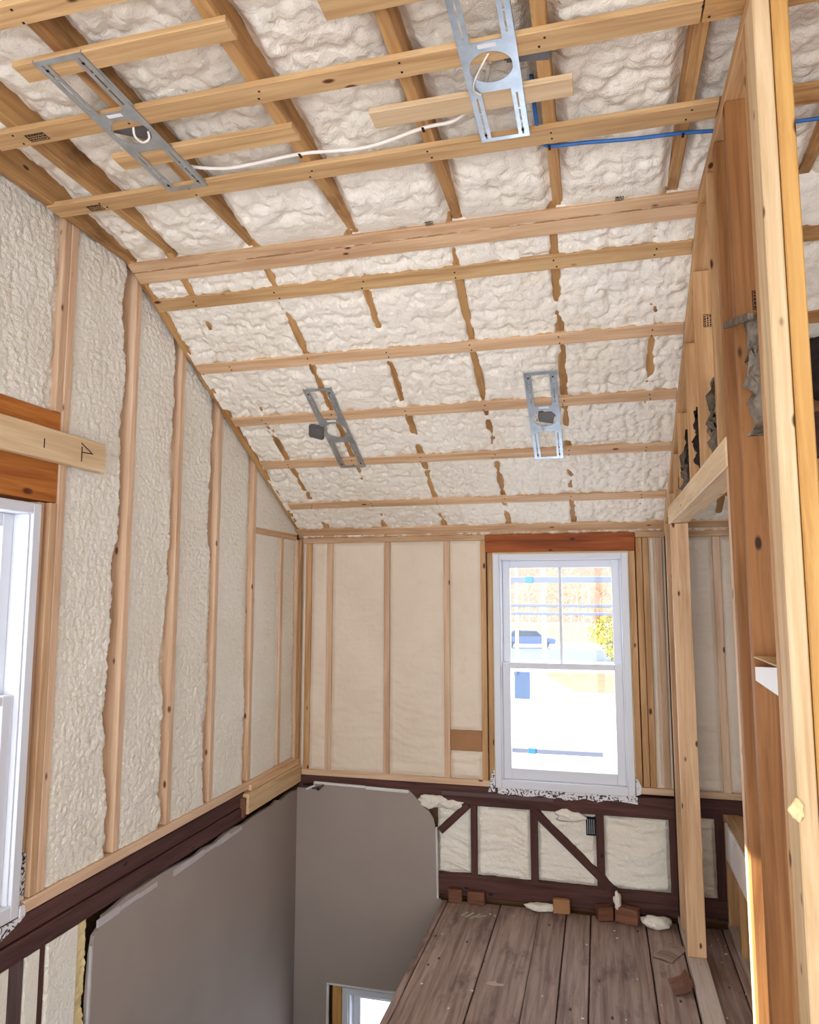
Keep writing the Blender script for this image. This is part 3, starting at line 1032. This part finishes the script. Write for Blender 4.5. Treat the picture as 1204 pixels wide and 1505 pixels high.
# ------------------------------------------------------------------ cross wall in the room beyond
wc = link('wall_beyond', boxes_mesh([(0.86, 2.3, 3.36, 3.38, 0.0, 3.05)]), 'sheath')
tag(wc, 'dark old cross wall glimpsed behind the golden end stud', 'wall', kind='structure')
for i in range(3):
    lumber('old_board', 0.86, 2.3, 3.33, 3.358, 2.05 + i * 0.2, 2.245 + i * 0.2, ['old', 'joist', 'old'][i], wc, 0.004)
lump('dark_batt', (1.05, 3.32, 2.82), (0.20, 0.04, 0.16), 9, 'batt_dark', wc, 3, 0.2)

# ------------------------------------------------------------------ windows


def window(name, wX, hZ, parts_y, label, muntin=True, sticker=None):
    """double-hung vinyl window; local X along the wall, Y outwards, Z up; origin at the inner lower left corner"""
    r = empty(name)
    tag(r, label, 'window', kind='structure')
    F = 0.040

    def P(nm, x0, x1, y0, y1, z0, z1, mat='vinyl', par=None, bev=0.003):
        me = box_mesh(x1 - x0, y1 - y0, z1 - z0, bev)
        o = link(nm, me, mat, par or r)
        o.location = Vector(((x0 + x1) / 2, (y0 + y1) / 2, (z0 + z1) / 2)) - (par.location if par else Vector())
        return o
    P('frame_stile', 0, F, 0, 0.13, 0, hZ)
    P('frame_stile', wX - F, wX, 0, 0.13, 0, hZ)
    P('frame_head', F, wX - F, 0, 0.13, hZ - F, hZ)
    P('frame_sill', F, wX - F, 0, 0.13, 0, F + 0.012)
    # inner stop line
    P('stop', F, F + 0.010, 0.012, 0.10, F + 0.01, hZ - F)
    P('stop', wX - F - 0.010, wX - F, 0.012, 0.10, F + 0.01, hZ - F)
    mid = hZ * 0.512
    S = 0.050
    for nm, z0, z1, y0 in (('upper_sash', mid - 0.02, hZ - F, 0.075), ('lower_sash', F + 0.012, mid + 0.022, 0.030)):
        x0, x1 = F + 0.010, wX - F - 0.010
        s = P(nm, x0, x0 + S, y0, y0 + 0.035, z0, z1)
        P('sash_stile', x1 - S, x1, y0, y0 + 0.035, z0, z1, par=s)
        top = 0.050 if nm == 'upper_sash' else 0.036
        bot = 0.036 if nm == 'upper_sash' else 0.066
        P('sash_rail', x0 + S, x1 - S, y0, y0 + 0.035, z1 - top, z1, par=s)
        P('sash_rail', x0 + S, x1 - S, y0, y0 + 0.035, z0, z0 + bot, par=s)
        P('pane', x0 + S - 0.004, x1 - S + 0.004, y0 + 0.015, y0 + 0.019, z0 + bot - 0.004, z1 - top + 0.004, 'glass', s, 0)
        if nm == 'upper_sash' and muntin:
            P('muntin', wX / 2 - 0.010, wX / 2 + 0.010, y0 + 0.006, y0 + 0.028, z0 + bot, z1 - top, par=s)
        if nm == 'lower_sash' and sticker:
            P('sticker', x0 + S + 0.022, x0 + S + 0.122, y0 + 0.0125, y0 + 0.0145, z1 - top - 0.190, z1 - top - 0.020, 'sticker', s, 0)
    return r


w1 = window('window_1', BW_X1 - BW_X0, BW_Z1 - BW_Z0, 0, 'white double-hung window in the back wall, upper sash divided by one bar', True, True)
w1.location = (BW_X0, YB - 0.006, BW_Z0)
w2 = window('window_2', LW_Y1 - LW_Y0, LW_Z1 - LW_Z0, 0, 'white double-hung window in the left wall under an orange header', True)
w2.location = (XL + 0.004, LW_Y0, LW_Z0)
w2.rotation_euler = (0, 0, math.radians(90))
w3 = window('window_3', LO_X1 - LO_X0, LO_Z1 - LO_Z0, 0, 'white window low in the stairwell wall, partly hidden by the floor edge', False)
w3.location = (LO_X0, YB + 0.004, LO_Z0)
lumber('window_jack', -1.725, -1.662, YB + 0.02, 4.762, -2.0, -0.612, 'post_gold', wb)
lumber('paper_rim', -1.755, -1.738, YB - 0.014, YB + 0.002, -2.0, -0.600, 'paper', wb)
lumber('paper_rim', -1.755, -0.82, YB - 0.014, YB + 0.002, -0.600, -0.588, 'paper', wb)

# printed flashing tape under and beside the windows
tz = [(BW_X0 + 0.02, 0.640), (BW_X0 + 0.05, 0.652)]
pts = [(BW_X0 + 0.015, 0.662)]
random.seed(21)
xx = BW_X0 + 0.015
low = []
while xx < BW_X1 + 0.004:
    low.append((xx, 0.655 - random.uniform(0, 0.018)))
    xx += random.uniform(0.03, 0.07)
low.append((BW_X1 + 0.01, 0.640))
tp = link('flashing_tape', prism(low + [(BW_X1 + 0.01, 0.684), (BW_X0 + 0.015, 0.684)], 'y', YB - 0.010, YB - 0.007), 'zebra', wb)
link('flashing_tape', prism([(BW_X0 - 0.045, 0.655), (BW_X0 - 0.002, 0.66), (BW_X0 - 0.002, 0.80), (BW_X0 - 0.02, 0.77), (BW_X0 - 0.03, 0.73)], 'y', YB - 0.010, YB - 0.006), 'zebra', wb)
link('flashing_tape', prism([(BW_X1 + 0.004, 0.690), (BW_X1 + 0.03, 0.70), (BW_X1 + 0.035, 0.745), (BW_X1 + 0.012, 0.79), (BW_X1 + 0.004, 0.79)], 'y', YB - 0.010, YB - 0.006), 'zebra', wb)
link('flashing_tape', prism([(LW_Y1 + 0.004, 0.79), (LW_Y1 + 0.040, 0.80), (LW_Y1 + 0.040, 0.96), (LW_Y1 + 0.02, 0.975), (LW_Y1 + 0.004, 0.95)], 'x', XL - 0.021, XL - 0.016), 'zebra', wl)
link('flashing_tape', prism([(1.5, 0.715), (2.16, 0.720), (2.235, 0.745), (2.265, 0.762), (2.258, 0.80), (2.24, 0.80), (2.238, 0.762), (1.5, 0.762)], 'x', XL + 0.002, XL + 0.008), 'zebra', wl)

# ================================================================== THINGS
# ------------------------------------------------------------------ recessed light brackets


def bracket_mesh():
    """galvanised new-construction plate .155 x .66 with a round hole, two openings and slotted rails; lies in XY, centre at origin"""
    bm = bmesh.new()
    t = 0.0014

    def bx(x0, x1, y0, y1, z0=0.0, z1=t):
        vs = [bm.verts.new(p) for p in ((x0, y0, z0), (x1, y0, z0), (x1, y1, z0), (x0, y1, z0), (x0, y0, z1), (x1, y0, z1), (x1, y1, z1), (x0, y1, z1))]
        for f in ((0, 3, 2, 1), (4, 5, 6, 7), (0, 1, 5, 4), (1, 2, 6, 5), (2, 3, 7, 6), (3, 0, 4, 7)):
            bm.faces.new([vs[i] for i in f])
    W, L = 0.0775, 0.331
    ri = 0.043
    c = 0.098
    for s in (-1, 1):
        # end bars
        bx(-ri, ri, min(s * L, s * (L - 0.018)), max(s * L, s * (L - 0.018)))
        for e in (-1, 1):
            # rail: inner strip, outer strip, bridges that leave slots
            a, b = sorted((e * ri, e * (ri + 0.012)))
            bx(a, b, *sorted((s * c, s * L)))
            a, b = sorted((e * (ri + 0.018), e * W))
            bx(a, b, *sorted((s * c, s * L)))
            a, b = sorted((e * (ri + 0.012), e * (ri + 0.018)))
            for (p, q) in ((c, c + 0.02), (c + 0.088, c + 0.096), (c + 0.150, c + 0.156), (L - 0.016, L)):
                bx(a, b, *sorted((s * p, s * q)))
            # turned-up flange
            a, b = sorted((e * W, e * (W - 0.0014)))
            bx(a, b, *sorted((s * c, s * L)), z0=0, z1=0.010)
    # centre field with the round hole
    n = 40
    r = 0.060
    ring = []
    for i in range(n):
        an = 2 * math.pi * i / n
        cx, cy = math.cos(an), math.sin(an)
        k = min(W / abs(cx) if abs(cx) > 1e-6 else 9, c / abs(cy) if abs(cy) > 1e-6 else 9)
        ring.append(((r * cx, r * cy), (k * cx, k * cy)))
    for corner in [(W, c), (-W, c), (-W, -c), (W, -c)]:
        an = math.atan2(corner[1], corner[0]) % (2 * math.pi)
        i = min(range(n), key=lambda j: abs(((2 * math.pi * j / n) - an + math.pi) % (2 * math.pi) - math.pi))
        ring[i] = (ring[i][0], corner)
    lay = []
    for z in (0.0, t):
        lay.append([(bm.verts.new((a[0], a[1], z)), bm.verts.new((b[0], b[1], z))) for a, b in ring])
    for i in range(n):
        j = (i + 1) % n
        b0, b1, t0, t1 = lay[0][i], lay[0][j], lay[1][i], lay[1][j]
        bm.faces.new((b0[0], b1[0], b1[1], b0[1]))
        bm.faces.new((t0[0], t0[1], t1[1], t1[0]))
        bm.faces.new((b0[0], t0[0], t1[0], b1[0]))
        bm.faces.new((b0[1], b1[1], t1[1], t0[1]))
    bmesh.ops.recalc_face_normals(bm, faces=bm.faces)
    me = bpy.data.meshes.new('bracket')
    bm.to_mesh(me)
    bm.free()
    me.materials.append(M['galv'])
    return me


BRM = bracket_mesh()


def bracket(x, y, label, slope, kind):
    if slope:
        r = empty('light_bracket', (x, y, zs(y, -0.0032)))
        r.rotation_euler = (-math.atan(KS), 0, 0)
    else:
        r = empty('light_bracket', (x, y, ZF - 0.0030))
    tag(r, label, 'bracket', 'recessed light mounting plates under the ceiling straps')
    o = bpy.data.objects.new('mounting_plate', BRM)
    COL.objects.link(o)
    o.parent = r
    for sx in (-1, 1):
        for sy in (-1, 1):
            sc = link('screw', box_mesh(0.008, 0.008, 0.003, 0.001), 'ink', r)
            sc.location = (sx * 0.058, sy * 0.295, -0.001)
    st = link('sticker', box_mesh(0.05, 0.014, 0.0006, 0), 'white_paint', r)
    st.location = (0.0, -0.082, -0.0005)
    return r


def coil(name, pts, r_, mat, root):
    return link(name, tube(pts, r_, 6), mat, root, True)


def driver(root, loc, rz, size=(0.11, 0.07, 0.028)):
    bm = bmesh.new()
    bmesh.ops.create_cube(bm, size=1)
    for v in bm.verts:
        v.co = Vector((v.co.x * size[0], v.co.y * size[1] * (1.0 if v.co.x > 0 else 0.8), v.co.z * size[2]))
    bmesh.ops.bevel(bm, geom=list(bm.edges), offset=0.007, segments=2, affect='EDGES')
    me = bpy.data.meshes.new('driver')
    bm.to_mesh(me)
    bm.free()
    o = link('driver_box', me, 'driver', root)
    o.location = loc
    o.rotation_euler = (0, 0, rz)
    return o


b1 = bracket(-1.386, 1.853, 'galvanised light bracket on the flat ceiling beside the left wall', False, 0)
driver(b1, (-0.004, 0.004, 0.034), 0.5, (0.13, 0.12, 0.03))
coil('connector_tail', [(0.02, -0.02, 0.02), (0.012, 0.0, -0.012), (0.02, 0.03, -0.018), (0.04, 0.035, -0.006), (0.045, 0.02, 0.01)], 0.004, 'cable_w', b1)
b2 = bracket(-0.247, 1.853, 'bright galvanised light bracket on the flat ceiling with a looped white wire', False, 1)
driver(b2, (0.10, 0.015, 0.036), 0.12, (0.13, 0.05, 0.03))
coil('connector_tail', [(0.015, -0.055, 0.02), (-0.02, -0.03, -0.012), (-0.052, 0.03, -0.016), (-0.058, 0.075, -0.008), (-0.045, 0.10, -0.003)], 0.0028, 'cable_w', b2)
b3 = bracket(-1.372, 3.688, 'galvanised light bracket on the sloped ceiling with a grey box at its side', True, 2)
driver(b3, (-0.115, 0.0, 0.004), 0.35, (0.085, 0.115, 0.03))
coil('connector_tail', [(-0.02, -0.055, 0.012), (0.012, -0.03, -0.004), (0.018, 0.0, -0.008), (0.012, 0.035, -0.004), (-0.01, 0.05, 0.01)], 0.003, 'cable_w', b3)
b4 = bracket(-0.241, 3.688, 'galvanised light bracket on the sloped ceiling with a hanging thin wire', True, 3)
driver(b4, (0.004, 0.0, 0.016), 0.2, (0.10, 0.10, 0.02))
coil('connector_tail', [(-0.03, -0.06, 0.0), (-0.035, -0.02, -0.012), (-0.028, 0.03, -0.012), (-0.012, 0.12, -0.014), (0.012, 0.22, -0.012)], 0.0026, 'cable_w', b4)

# ------------------------------------------------------------------ cables
zc_ = JB - 0.006
wc1 = link('white_cable', tube([(-1.36, 2.09, JB + 0.006), (-1.20, 2.135, zc_ + 0.004), (-0.925, 2.115, zc_), (-0.70, 2.13, zc_ - 0.004), (-0.495, 2.085, zc_),
                                (-0.39, 2.075, zc_ + 0.002), (-0.30, 2.02, zc_ + 0.03), (-0.26, 1.92, zc_ + 0.05)], 0.006), 'cable_w', None, True)
tag(wc1, 'white electrical cable stapled under the flat ceiling joists between two brackets', 'cable')
wc2 = link('blue_cable', tube([(-0.150, 2.02, JB + 0.06), (-0.148, 2.12, JB + 0.012), (-0.142, 2.22, zc_), (-0.12, 2.275, zc_ - 0.002), (0.0, 2.285, zc_ - 0.004),
                               (0.15, 2.300, zc_ - 0.006), (0.302, 2.318, zc_), (0.45, 2.335, zc_ - 0.001), (0.74, 2.35, zc_), (1.0, 2.36, zc_ - 0.004), (1.3, 2.36, zc_)], 0.0062), 'cable_b', None, True)
tag(wc2, 'blue cable crossing the ceiling towards the stud partition', 'cable')
for (x, y) in ((-0.925, 2.115), (-0.495, 2.085)):
    o = lumber('staple', x - 0.004, x + 0.004, y - 0.012, y + 0.012, zc_ - 0.0075, zc_ - 0.0062, 'ink', wc1, 0)
for (x, y) in ((0.302, 2.318), (-0.115, 2.278)):
    o = lumber('staple', x - 0.004, x + 0.004, y - 0.012, y + 0.012, zc_ - 0.0085, zc_ - 0.0066, 'ink', wc2, 0)


# ------------------------------------------------------------------ torn old insulation in the partition
def tatter(name, y, z, x, ht, wd, seed, mat, parent, th=0.012):
    """crumpled hanging sheet in the YZ plane with a torn outline and thickness"""
    rng = random.Random(seed)
    nu, nv = 8, 18
    F, B = [], []
    for i in range(nu):
        for j in range(nv):
            u, v = i / (nu - 1) - 0.5, j / (nv - 1)
            e = 1 + 0.45 * math.sin(v * 9 + seed) * math.sin(v * 4.1 + seed * 2) - 0.35 * v
            yy = y + u * wd * e + 0.02 * math.sin(v * 6 + seed)
            zz_ = z + v * ht + (0.05 * math.sin(u * 9 + seed) * v)
            xx_ = x + 0.016 * math.sin(u * 11 + v * 8 + seed) + 0.010 * math.sin(v * 23 + seed * 3) + rng.uniform(-0.004, 0.004)
            F.append((xx_, yy, zz_))
            B.append((xx_ + th * (0.5 + rng.random()), yy, zz_))
    idx = lambda i, j: i * nv + j
    N = nu * nv
    fs = []
    for i in range(nu - 1):
        for j in range(nv - 1):
            fs.append((idx(i, j), idx(i + 1, j), idx(i + 1, j + 1), idx(i, j + 1)))
            fs.append((N + idx(i, j + 1), N + idx(i + 1, j + 1), N + idx(i + 1, j), N + idx(i, j)))
    for i in range(nu - 1):
        for j in (0, nv - 1):
            fs.append((idx(i, j), idx(i + 1, j), N + idx(i + 1, j), N + idx(i, j)))
    for j in range(nv - 1):
        for i in (0, nu - 1):
            fs.append((idx(i, j), idx(i, j + 1), N + idx(i, j + 1), N + idx(i, j)))
    me = bpy.data.meshes.new('tatter')
    me.from_pydata(F + B, [], fs)
    return link(name, me, mat, parent, True)


for (y, z, x, ht, wd, sd, mt) in ((2.62, 2.36, 0.440, 0.36, 0.10, 1, 'batt_dark'), (2.70, 2.36, 0.415, 0.20, 0.16, 2, 'batt'), (2.80, 2.36, 0.440, 0.28, 0.10, 3, 'batt'),
                                  (3.06, 2.36, 0.410, 0.22, 0.13, 4, 'batt_dark'), (3.12, 2.36, 0.43, 0.16, 0.10, 5, 'batt'), (3.42, 2.37, 0.415, 0.20, 0.20, 6, 'batt_dark'),
                                  (3.50, 2.36, 0.405, 0.14, 0.16, 7, 'batt'), (3.76, 2.36, 0.420, 0.13, 0.12, 8, 'batt'), (2.42, 2.40, 0.445, 0.40, 0.05, 9, 'batt_dark'), (2.56, 2.36, 0.415, 0.18, 0.08, 10, 'batt')):
    tatter('torn_insulation', y, z, x, ht, wd, sd, mt, wr)
tatter('fibre_sheet', 1.92, 2.28, PX + 0.012, 0.22, 0.12, 12, 'fibre', wr, 0.03)
tatter('fibre_sheet', 1.96, 2.42, PX + 0.020, 0.13, 0.17, 13, 'fibre', wr, 0.03)
beam('fuzzy_batten', (PX - 0.012, 1.852, 2.552), (PX - 0.010, 2.20, 2.655), 0.016, 0.020, 'batt', wr, 0, 0.004)
tf = lump('foam_tuft', (PX - 0.006, 1.716, 1.435), (0.016, 0.008, 0.020), 6, 'foam_edge', None, 3, 0.3)
tag(tf, 'small torn yellow foam tuft stuck to the pale end stud', 'foam')
# dark gap paper beside the far jamb
lumber('felt_strip', PX + 0.004, PX + 0.03, 4.52, 4.655, 0.05, 2.23, 'black', wr, 0.002)

# ------------------------------------------------------------------ bits lying along the back of the floor
def thing_box(name, x, y, z, sx, sy, sz, rz, mat, label, cat, group=None, tilt=0.0):
    o = link(name, box_mesh(sx, sy, sz, 0.004), mat)
    o.location = (x, y, z + sz / 2)
    o.rotation_euler = (tilt, 0, rz)
    return tag(o, label, cat, group)


thing_box('wood_block', -0.905, 4.625, 0.0, 0.085, 0.045, 0.075, 0.05, 'block', 'reddish wood block at the floor edge under the old sill', 'block')
thing_box('wood_block', -0.775, 4.630, 0.0, 0.105, 0.04, 0.070, -0.04, 'block', 'longer reddish wood block beside the floor edge block', 'block')
thing_box('wood_block', -0.265, 4.625, 0.0, 0.10, 0.04, 0.080, 0.02, 'card', 'pale tan wood block standing against the old sill', 'block')
thing_box('wood_block', -0.02, 4.60, 0.0, 0.09, 0.06, 0.075, 0.35, 'block', 'reddish tilted wood block by the foot of the diagonal brace', 'block')
thing_box('wood_block', 0.11, 4.59, 0.0, 0.13, 0.06, 0.085, -0.3, 'block', 'wide reddish wood block beside the white foam scrap', 'block')
o = lump('foam_scrap', (0.265, 4.56, 0.032), (0.085, 0.05, 0.030), 2, 'foam_wall', None, 3, 0.25)
tag(o, 'lumpy white foam scrap on the planks by the corner post', 'foam scrap')
o = lump('foam_scrap', (-0.385, 4.62, 0.024), (0.085, 0.03, 0.022), 3, 'foam_wall', None, 3, 0.25)
tag(o, 'long white foam scrap lying against the old sill', 'foam scrap')
o = lump('foam_scrap', (0.055, 4.59, 0.125), (0.022, 0.028, 0.045), 8, 'foam_wall', None, 3, 0.3)
o.location.z = 0.115
tag(o, 'white foam scrap resting on the reddish blocks', 'foam scrap')
# bent cardboard scrap near the plate
me = prism([(0, 0), (0.06, 0.018), (0.085, 0.05), (0.088, 0.048), (0.064, 0.014), (0.002, -0.003)], 'y', -0.075, 0.075)
o = link('cardboard_scrap', me, 'block')
o.location = (0.285, 3.92, 0.004)
o.rotation_euler = (0, 0, 0.15)
tag(o, 'bent brown cardboard scrap on the planks beside the door plate', 'cardboard')
me = prism([(0, 0), (0.05, 0.006), (0.10, 0.0), (0.10, -0.003), (0.05, 0.003), (0, -0.003)], 'y', -0.10, 0.10)
o = link('cardboard_scrap', me, 'plank')
o.location = (0.27, 4.30, 0.003)
o.rotation_euler = (0, 0, -0.5)
tag(o, 'dark curled paper scrap on the planks near the corner post', 'paper')
random.seed(5)
chip = box_mesh(0.010, 0.006, 0.004, 0.001)
chip.materials.append(M['paper'])
for i in range(26):
    o = bpy.data.objects.new('foam_crumb', chip)
    COL.objects.link(o)
    if i < 18:
        o.location = (random.uniform(-0.9, 0.36), random.uniform(3.4, 4.55), 0.003)
    else:
        o.location = (random.uniform(0.49, 0.62), random.uniform(3.3, 4.5), 0.003)
    o.rotation_euler = (0, 0, random.uniform(0, 3))
    s = random.uniform(0.6, 1.4)
    o.scale = (s, s, 1)
    tag(o, 'tiny pale foam crumb scattered on the plank floor', 'crumb', 'foam crumbs on the planks')

# ================================================================== OUTDOORS
gr = link('ground', boxes_mesh([(-150, 150, -80, 160, GROUND - 0.2, GROUND - 0.02)]), 'snow')
tag(gr, 'snow covered yard outside the windows', 'snow', kind='structure')
rd = link('road', prism([(-40, 55), (40, 47), (40, 56), (-40, 66)], 'z', GROUND - 0.03, GROUND + 0.01), 'asphalt')
tag(rd, 'pale cleared road beyond the snowy yard', 'road', kind='structure')
dv = link('driveway', prism([(-1.2, 35), (9, 35), (9, 43.5), (-3.5, 43.5)], 'z', GROUND - 0.03, GROUND + 0.012), 'lawn')
tag(dv, 'bare tan strip of lawn in the snow', 'lawn', kind='structure')


def bare_tree(x, y, h, seed, mat, label):
    rng = random.Random(seed)
    segs = []

    def grow(p, d, l, r, depth):
        q = p + d * l
        segs.append((p, q, r, r * 0.7))
        if depth == 0:
            return
        for _ in range(3 if depth > 1 else 4):
            nd = (d + Vector((rng.uniform(-1, 1), rng.uniform(-1, 1), rng.uniform(-0.25, 0.7))) * 0.8).normalized()
            st = p + d * l * rng.uniform(0.35, 1.0)
            grow(st, nd, l * rng.uniform(0.5, 0.8), r * 0.5, depth - 1)
    root = Vector((0, 0, 0))
    d = Vector((rng.uniform(-0.08, 0.08), 0, 1)).normalized()
    segs.append((root, root + d * h * 0.5, 0.14, 0.10))
    tr = list(segs)
    segs.clear()
    for k in range(16):
        st = root + d * h * rng.uniform(0.08, 0.5)
        nd = Vector((rng.uniform(-1, 1), rng.uniform(-1, 1), rng.uniform(0.2, 1.2))).normalized()
        grow(st, nd, h * rng.uniform(0.05, 0.09), 0.04, 3)

    def mesh(sg):
        vs, fs = [], []
        for p, q, ra, rb in sg:
            dd = (q - p).normalized()
            u = dd.cross(Vector((0.3, 0.9, 0.2))).normalized()
            v = dd.cross(u)
            b = len(vs)
            for c, r_ in ((p, ra), (q, rb)):
                for s in range(3):
                    a = s * 2.094
                    vs.append(tuple(c + max(r_, 0.012) * (math.cos(a) * u + math.sin(a) * v)))
            for s in range(3):
                fs.append((b + s, b + (s + 1) % 3, b + 3 + (s + 1) % 3, b + 3 + s))
        me = bpy.data.meshes.new('tree')
        me.from_pydata(vs, [], fs)
        return me
    r = empty('bare_tree', (x, y, GROUND - 0.02))
    tag(r, label, 'tree', 'bare trees across the road')
    link('trunk', mesh(tr), mat, r)
    tag(link('branches', mesh(segs), mat, r), kind='stuff')
    return r


random.seed(11)
for i in range(34):
    X = -19 + i * 0.80 + random.uniform(-0.5, 0.5)
    bare_tree(X, (72, 81, 90, 99)[i % 4] + random.uniform(-1, 1), random.uniform(9, 13), 100 + i, 'bark' if i % 3 else 'bark2',
              'bare leafless winter tree in the row beyond the road')
hill = link('hill', prism([(-90, GROUND), (90, GROUND), (90, 9), (40, 12), (0, 10), (-40, 13), (-90, 10)], 'y', 118, 124), 'hill')
tag(hill, 'pale russet wooded hillside behind the bare trees', 'hill', kind='structure')
fn = empty('tan_fence', (-6.0, 70, GROUND))
tag(fn, 'long pale tan fence beyond the road', 'fence')
for i in range(14):
    o = link('board', box_mesh(0.86, 0.06, 1.6, 0.01), 'fence', fn)
    o.location = (i * 0.9 - 2.0, 0, 0.8)

bs = empty('yellow_shrub', (1.7, 51.0, GROUND))
tag(bs, 'yellow green evergreen shrub at the edge of the road', 'shrub')
rng = random.Random(3)
vs, fs = [], []
for i in range(7000):
    t = rng.random()
    a = rng.uniform(0, 6.28)
    rr = 2.1 * math.sin(math.pi * (0.16 + 0.80 * t)) * math.sqrt(rng.uniform(0.3, 1)) * (1 + 0.25 * math.sin(3 * a + 9 * t))
    c = Vector((rr * math.cos(a), rr * math.sin(a), 0.1 + 3.9 * t))
    b = len(vs)
    for _ in range(3):
        vs.append(tuple(c + Vector((rng.uniform(-1, 1), rng.uniform(-1, 1), rng.uniform(-1, 1))) * 0.12))
    fs.append((b, b + 1, b + 2))
me = bpy.data.meshes.new('foliage')
me.from_pydata(vs, [], fs)
tag(link('foliage', me, 'bush', bs), kind='stuff')
link('stem', tube([(0, 0, 0), (0.05, 0, 1.0), (0, 0, 2.0)], 0.1), 'bark', bs)


def car(x, y, rz, label, L=4.6):
    r = empty('parked_car', (x, y, GROUND))
    r.rotation_euler = (0, 0, rz)
    tag(r, label, 'car')
    prof = [(-2.3, 0.35), (2.25, 0.35), (2.3, 0.75), (1.3, 0.95), (0.75, 1.45), (-1.1, 1.5), (-1.9, 1.0), (-2.3, 0.95)]
    link('body', prism(prof, 'y', -0.85, 0.85), 'car', r)
    gl = [(-1.55, 1.0), (1.1, 1.0), (0.7, 1.38), (-1.05, 1.42)]
    link('side_glass', prism(gl, 'y', -0.87, -0.853), 'car_glass', r)
    link('side_glass', prism(gl, 'y', 0.853, 0.87), 'car_glass', r)
    for sx in (-1.45, 1.45):
        for sy in (-0.8, 0.8):
            o = link('wheel', prism([(0.32 * math.cos(a * 0.524), 0.32 * math.sin(a * 0.524)) for a in range(12)], 'y', -0.1, 0.1), 'tyre', r)
            o.location = (sx, sy, 0.33)
    return r


car(-5.9, 62.5, 0.10, 'blue grey car parked by the road behind the white pole')
car(-11.0, 64.0, 0.10, 'second blue grey car parked farther along the road')
for (x, y, r_, lb) in ((-2.95, 41.0, 0.13, 'pale utility pole rising in front of the parked cars'), (-4.5, 41.5, 0.09, 'slim pale pole standing at the yard edge')):
    o = link('utility_pole', tube([(0, 0, 0), (0, 0, 4), (0, 0, 9)], r_, 10), 'birch', None, True)
    o.location = (x, y, GROUND)
    tag(o, lb, 'pole')
for (z, x0, x1, h_, lb) in ((1.985, -1.3, 1.0, 0.045, 'uppermost pale rail outside the back window, blue tape on it'),
                            (1.795, -1.3, 1.0, 0.024, 'pale rail outside the back window, upper of the close pair'),
                            (1.735, -1.3, 1.0, 0.022, 'pale rail outside the back window, lower of the close pair'),
                            (0.745, -1.3, 0.0, 0.034, 'lowest pale rail outside the back window, ending short')):
    r = empty('outside_rail', ((x0 + x1) / 2, 5.5, z - h_ / 2))
    tag(r, lb, 'rail', 'staging rails outside the back window')
    o = link('bar', box_mesh(x1 - x0, 0.03, h_, 0.003), 'rail', r)
    o.location = (0, 0, h_ / 2)
    if h_ > 0.03:
        o = link('blue_tape', box_mesh(0.055, 0.034, h_ + 0.004, 0.001), 'tape_blue', r)
        o.location = (-0.50 - (x0 + x1) / 2, 0, h_ / 2)
for x in (-1.25, 0.95):
    o = link('staging_post', box_mesh(0.05, 0.05, 2.2 - GROUND, 0.004), 'rail')
    o.location = (x, 5.545, (2.2 + GROUND) / 2)
    tag(o, 'pale upright post carrying the rails outside the back window', 'post', 'staging posts')
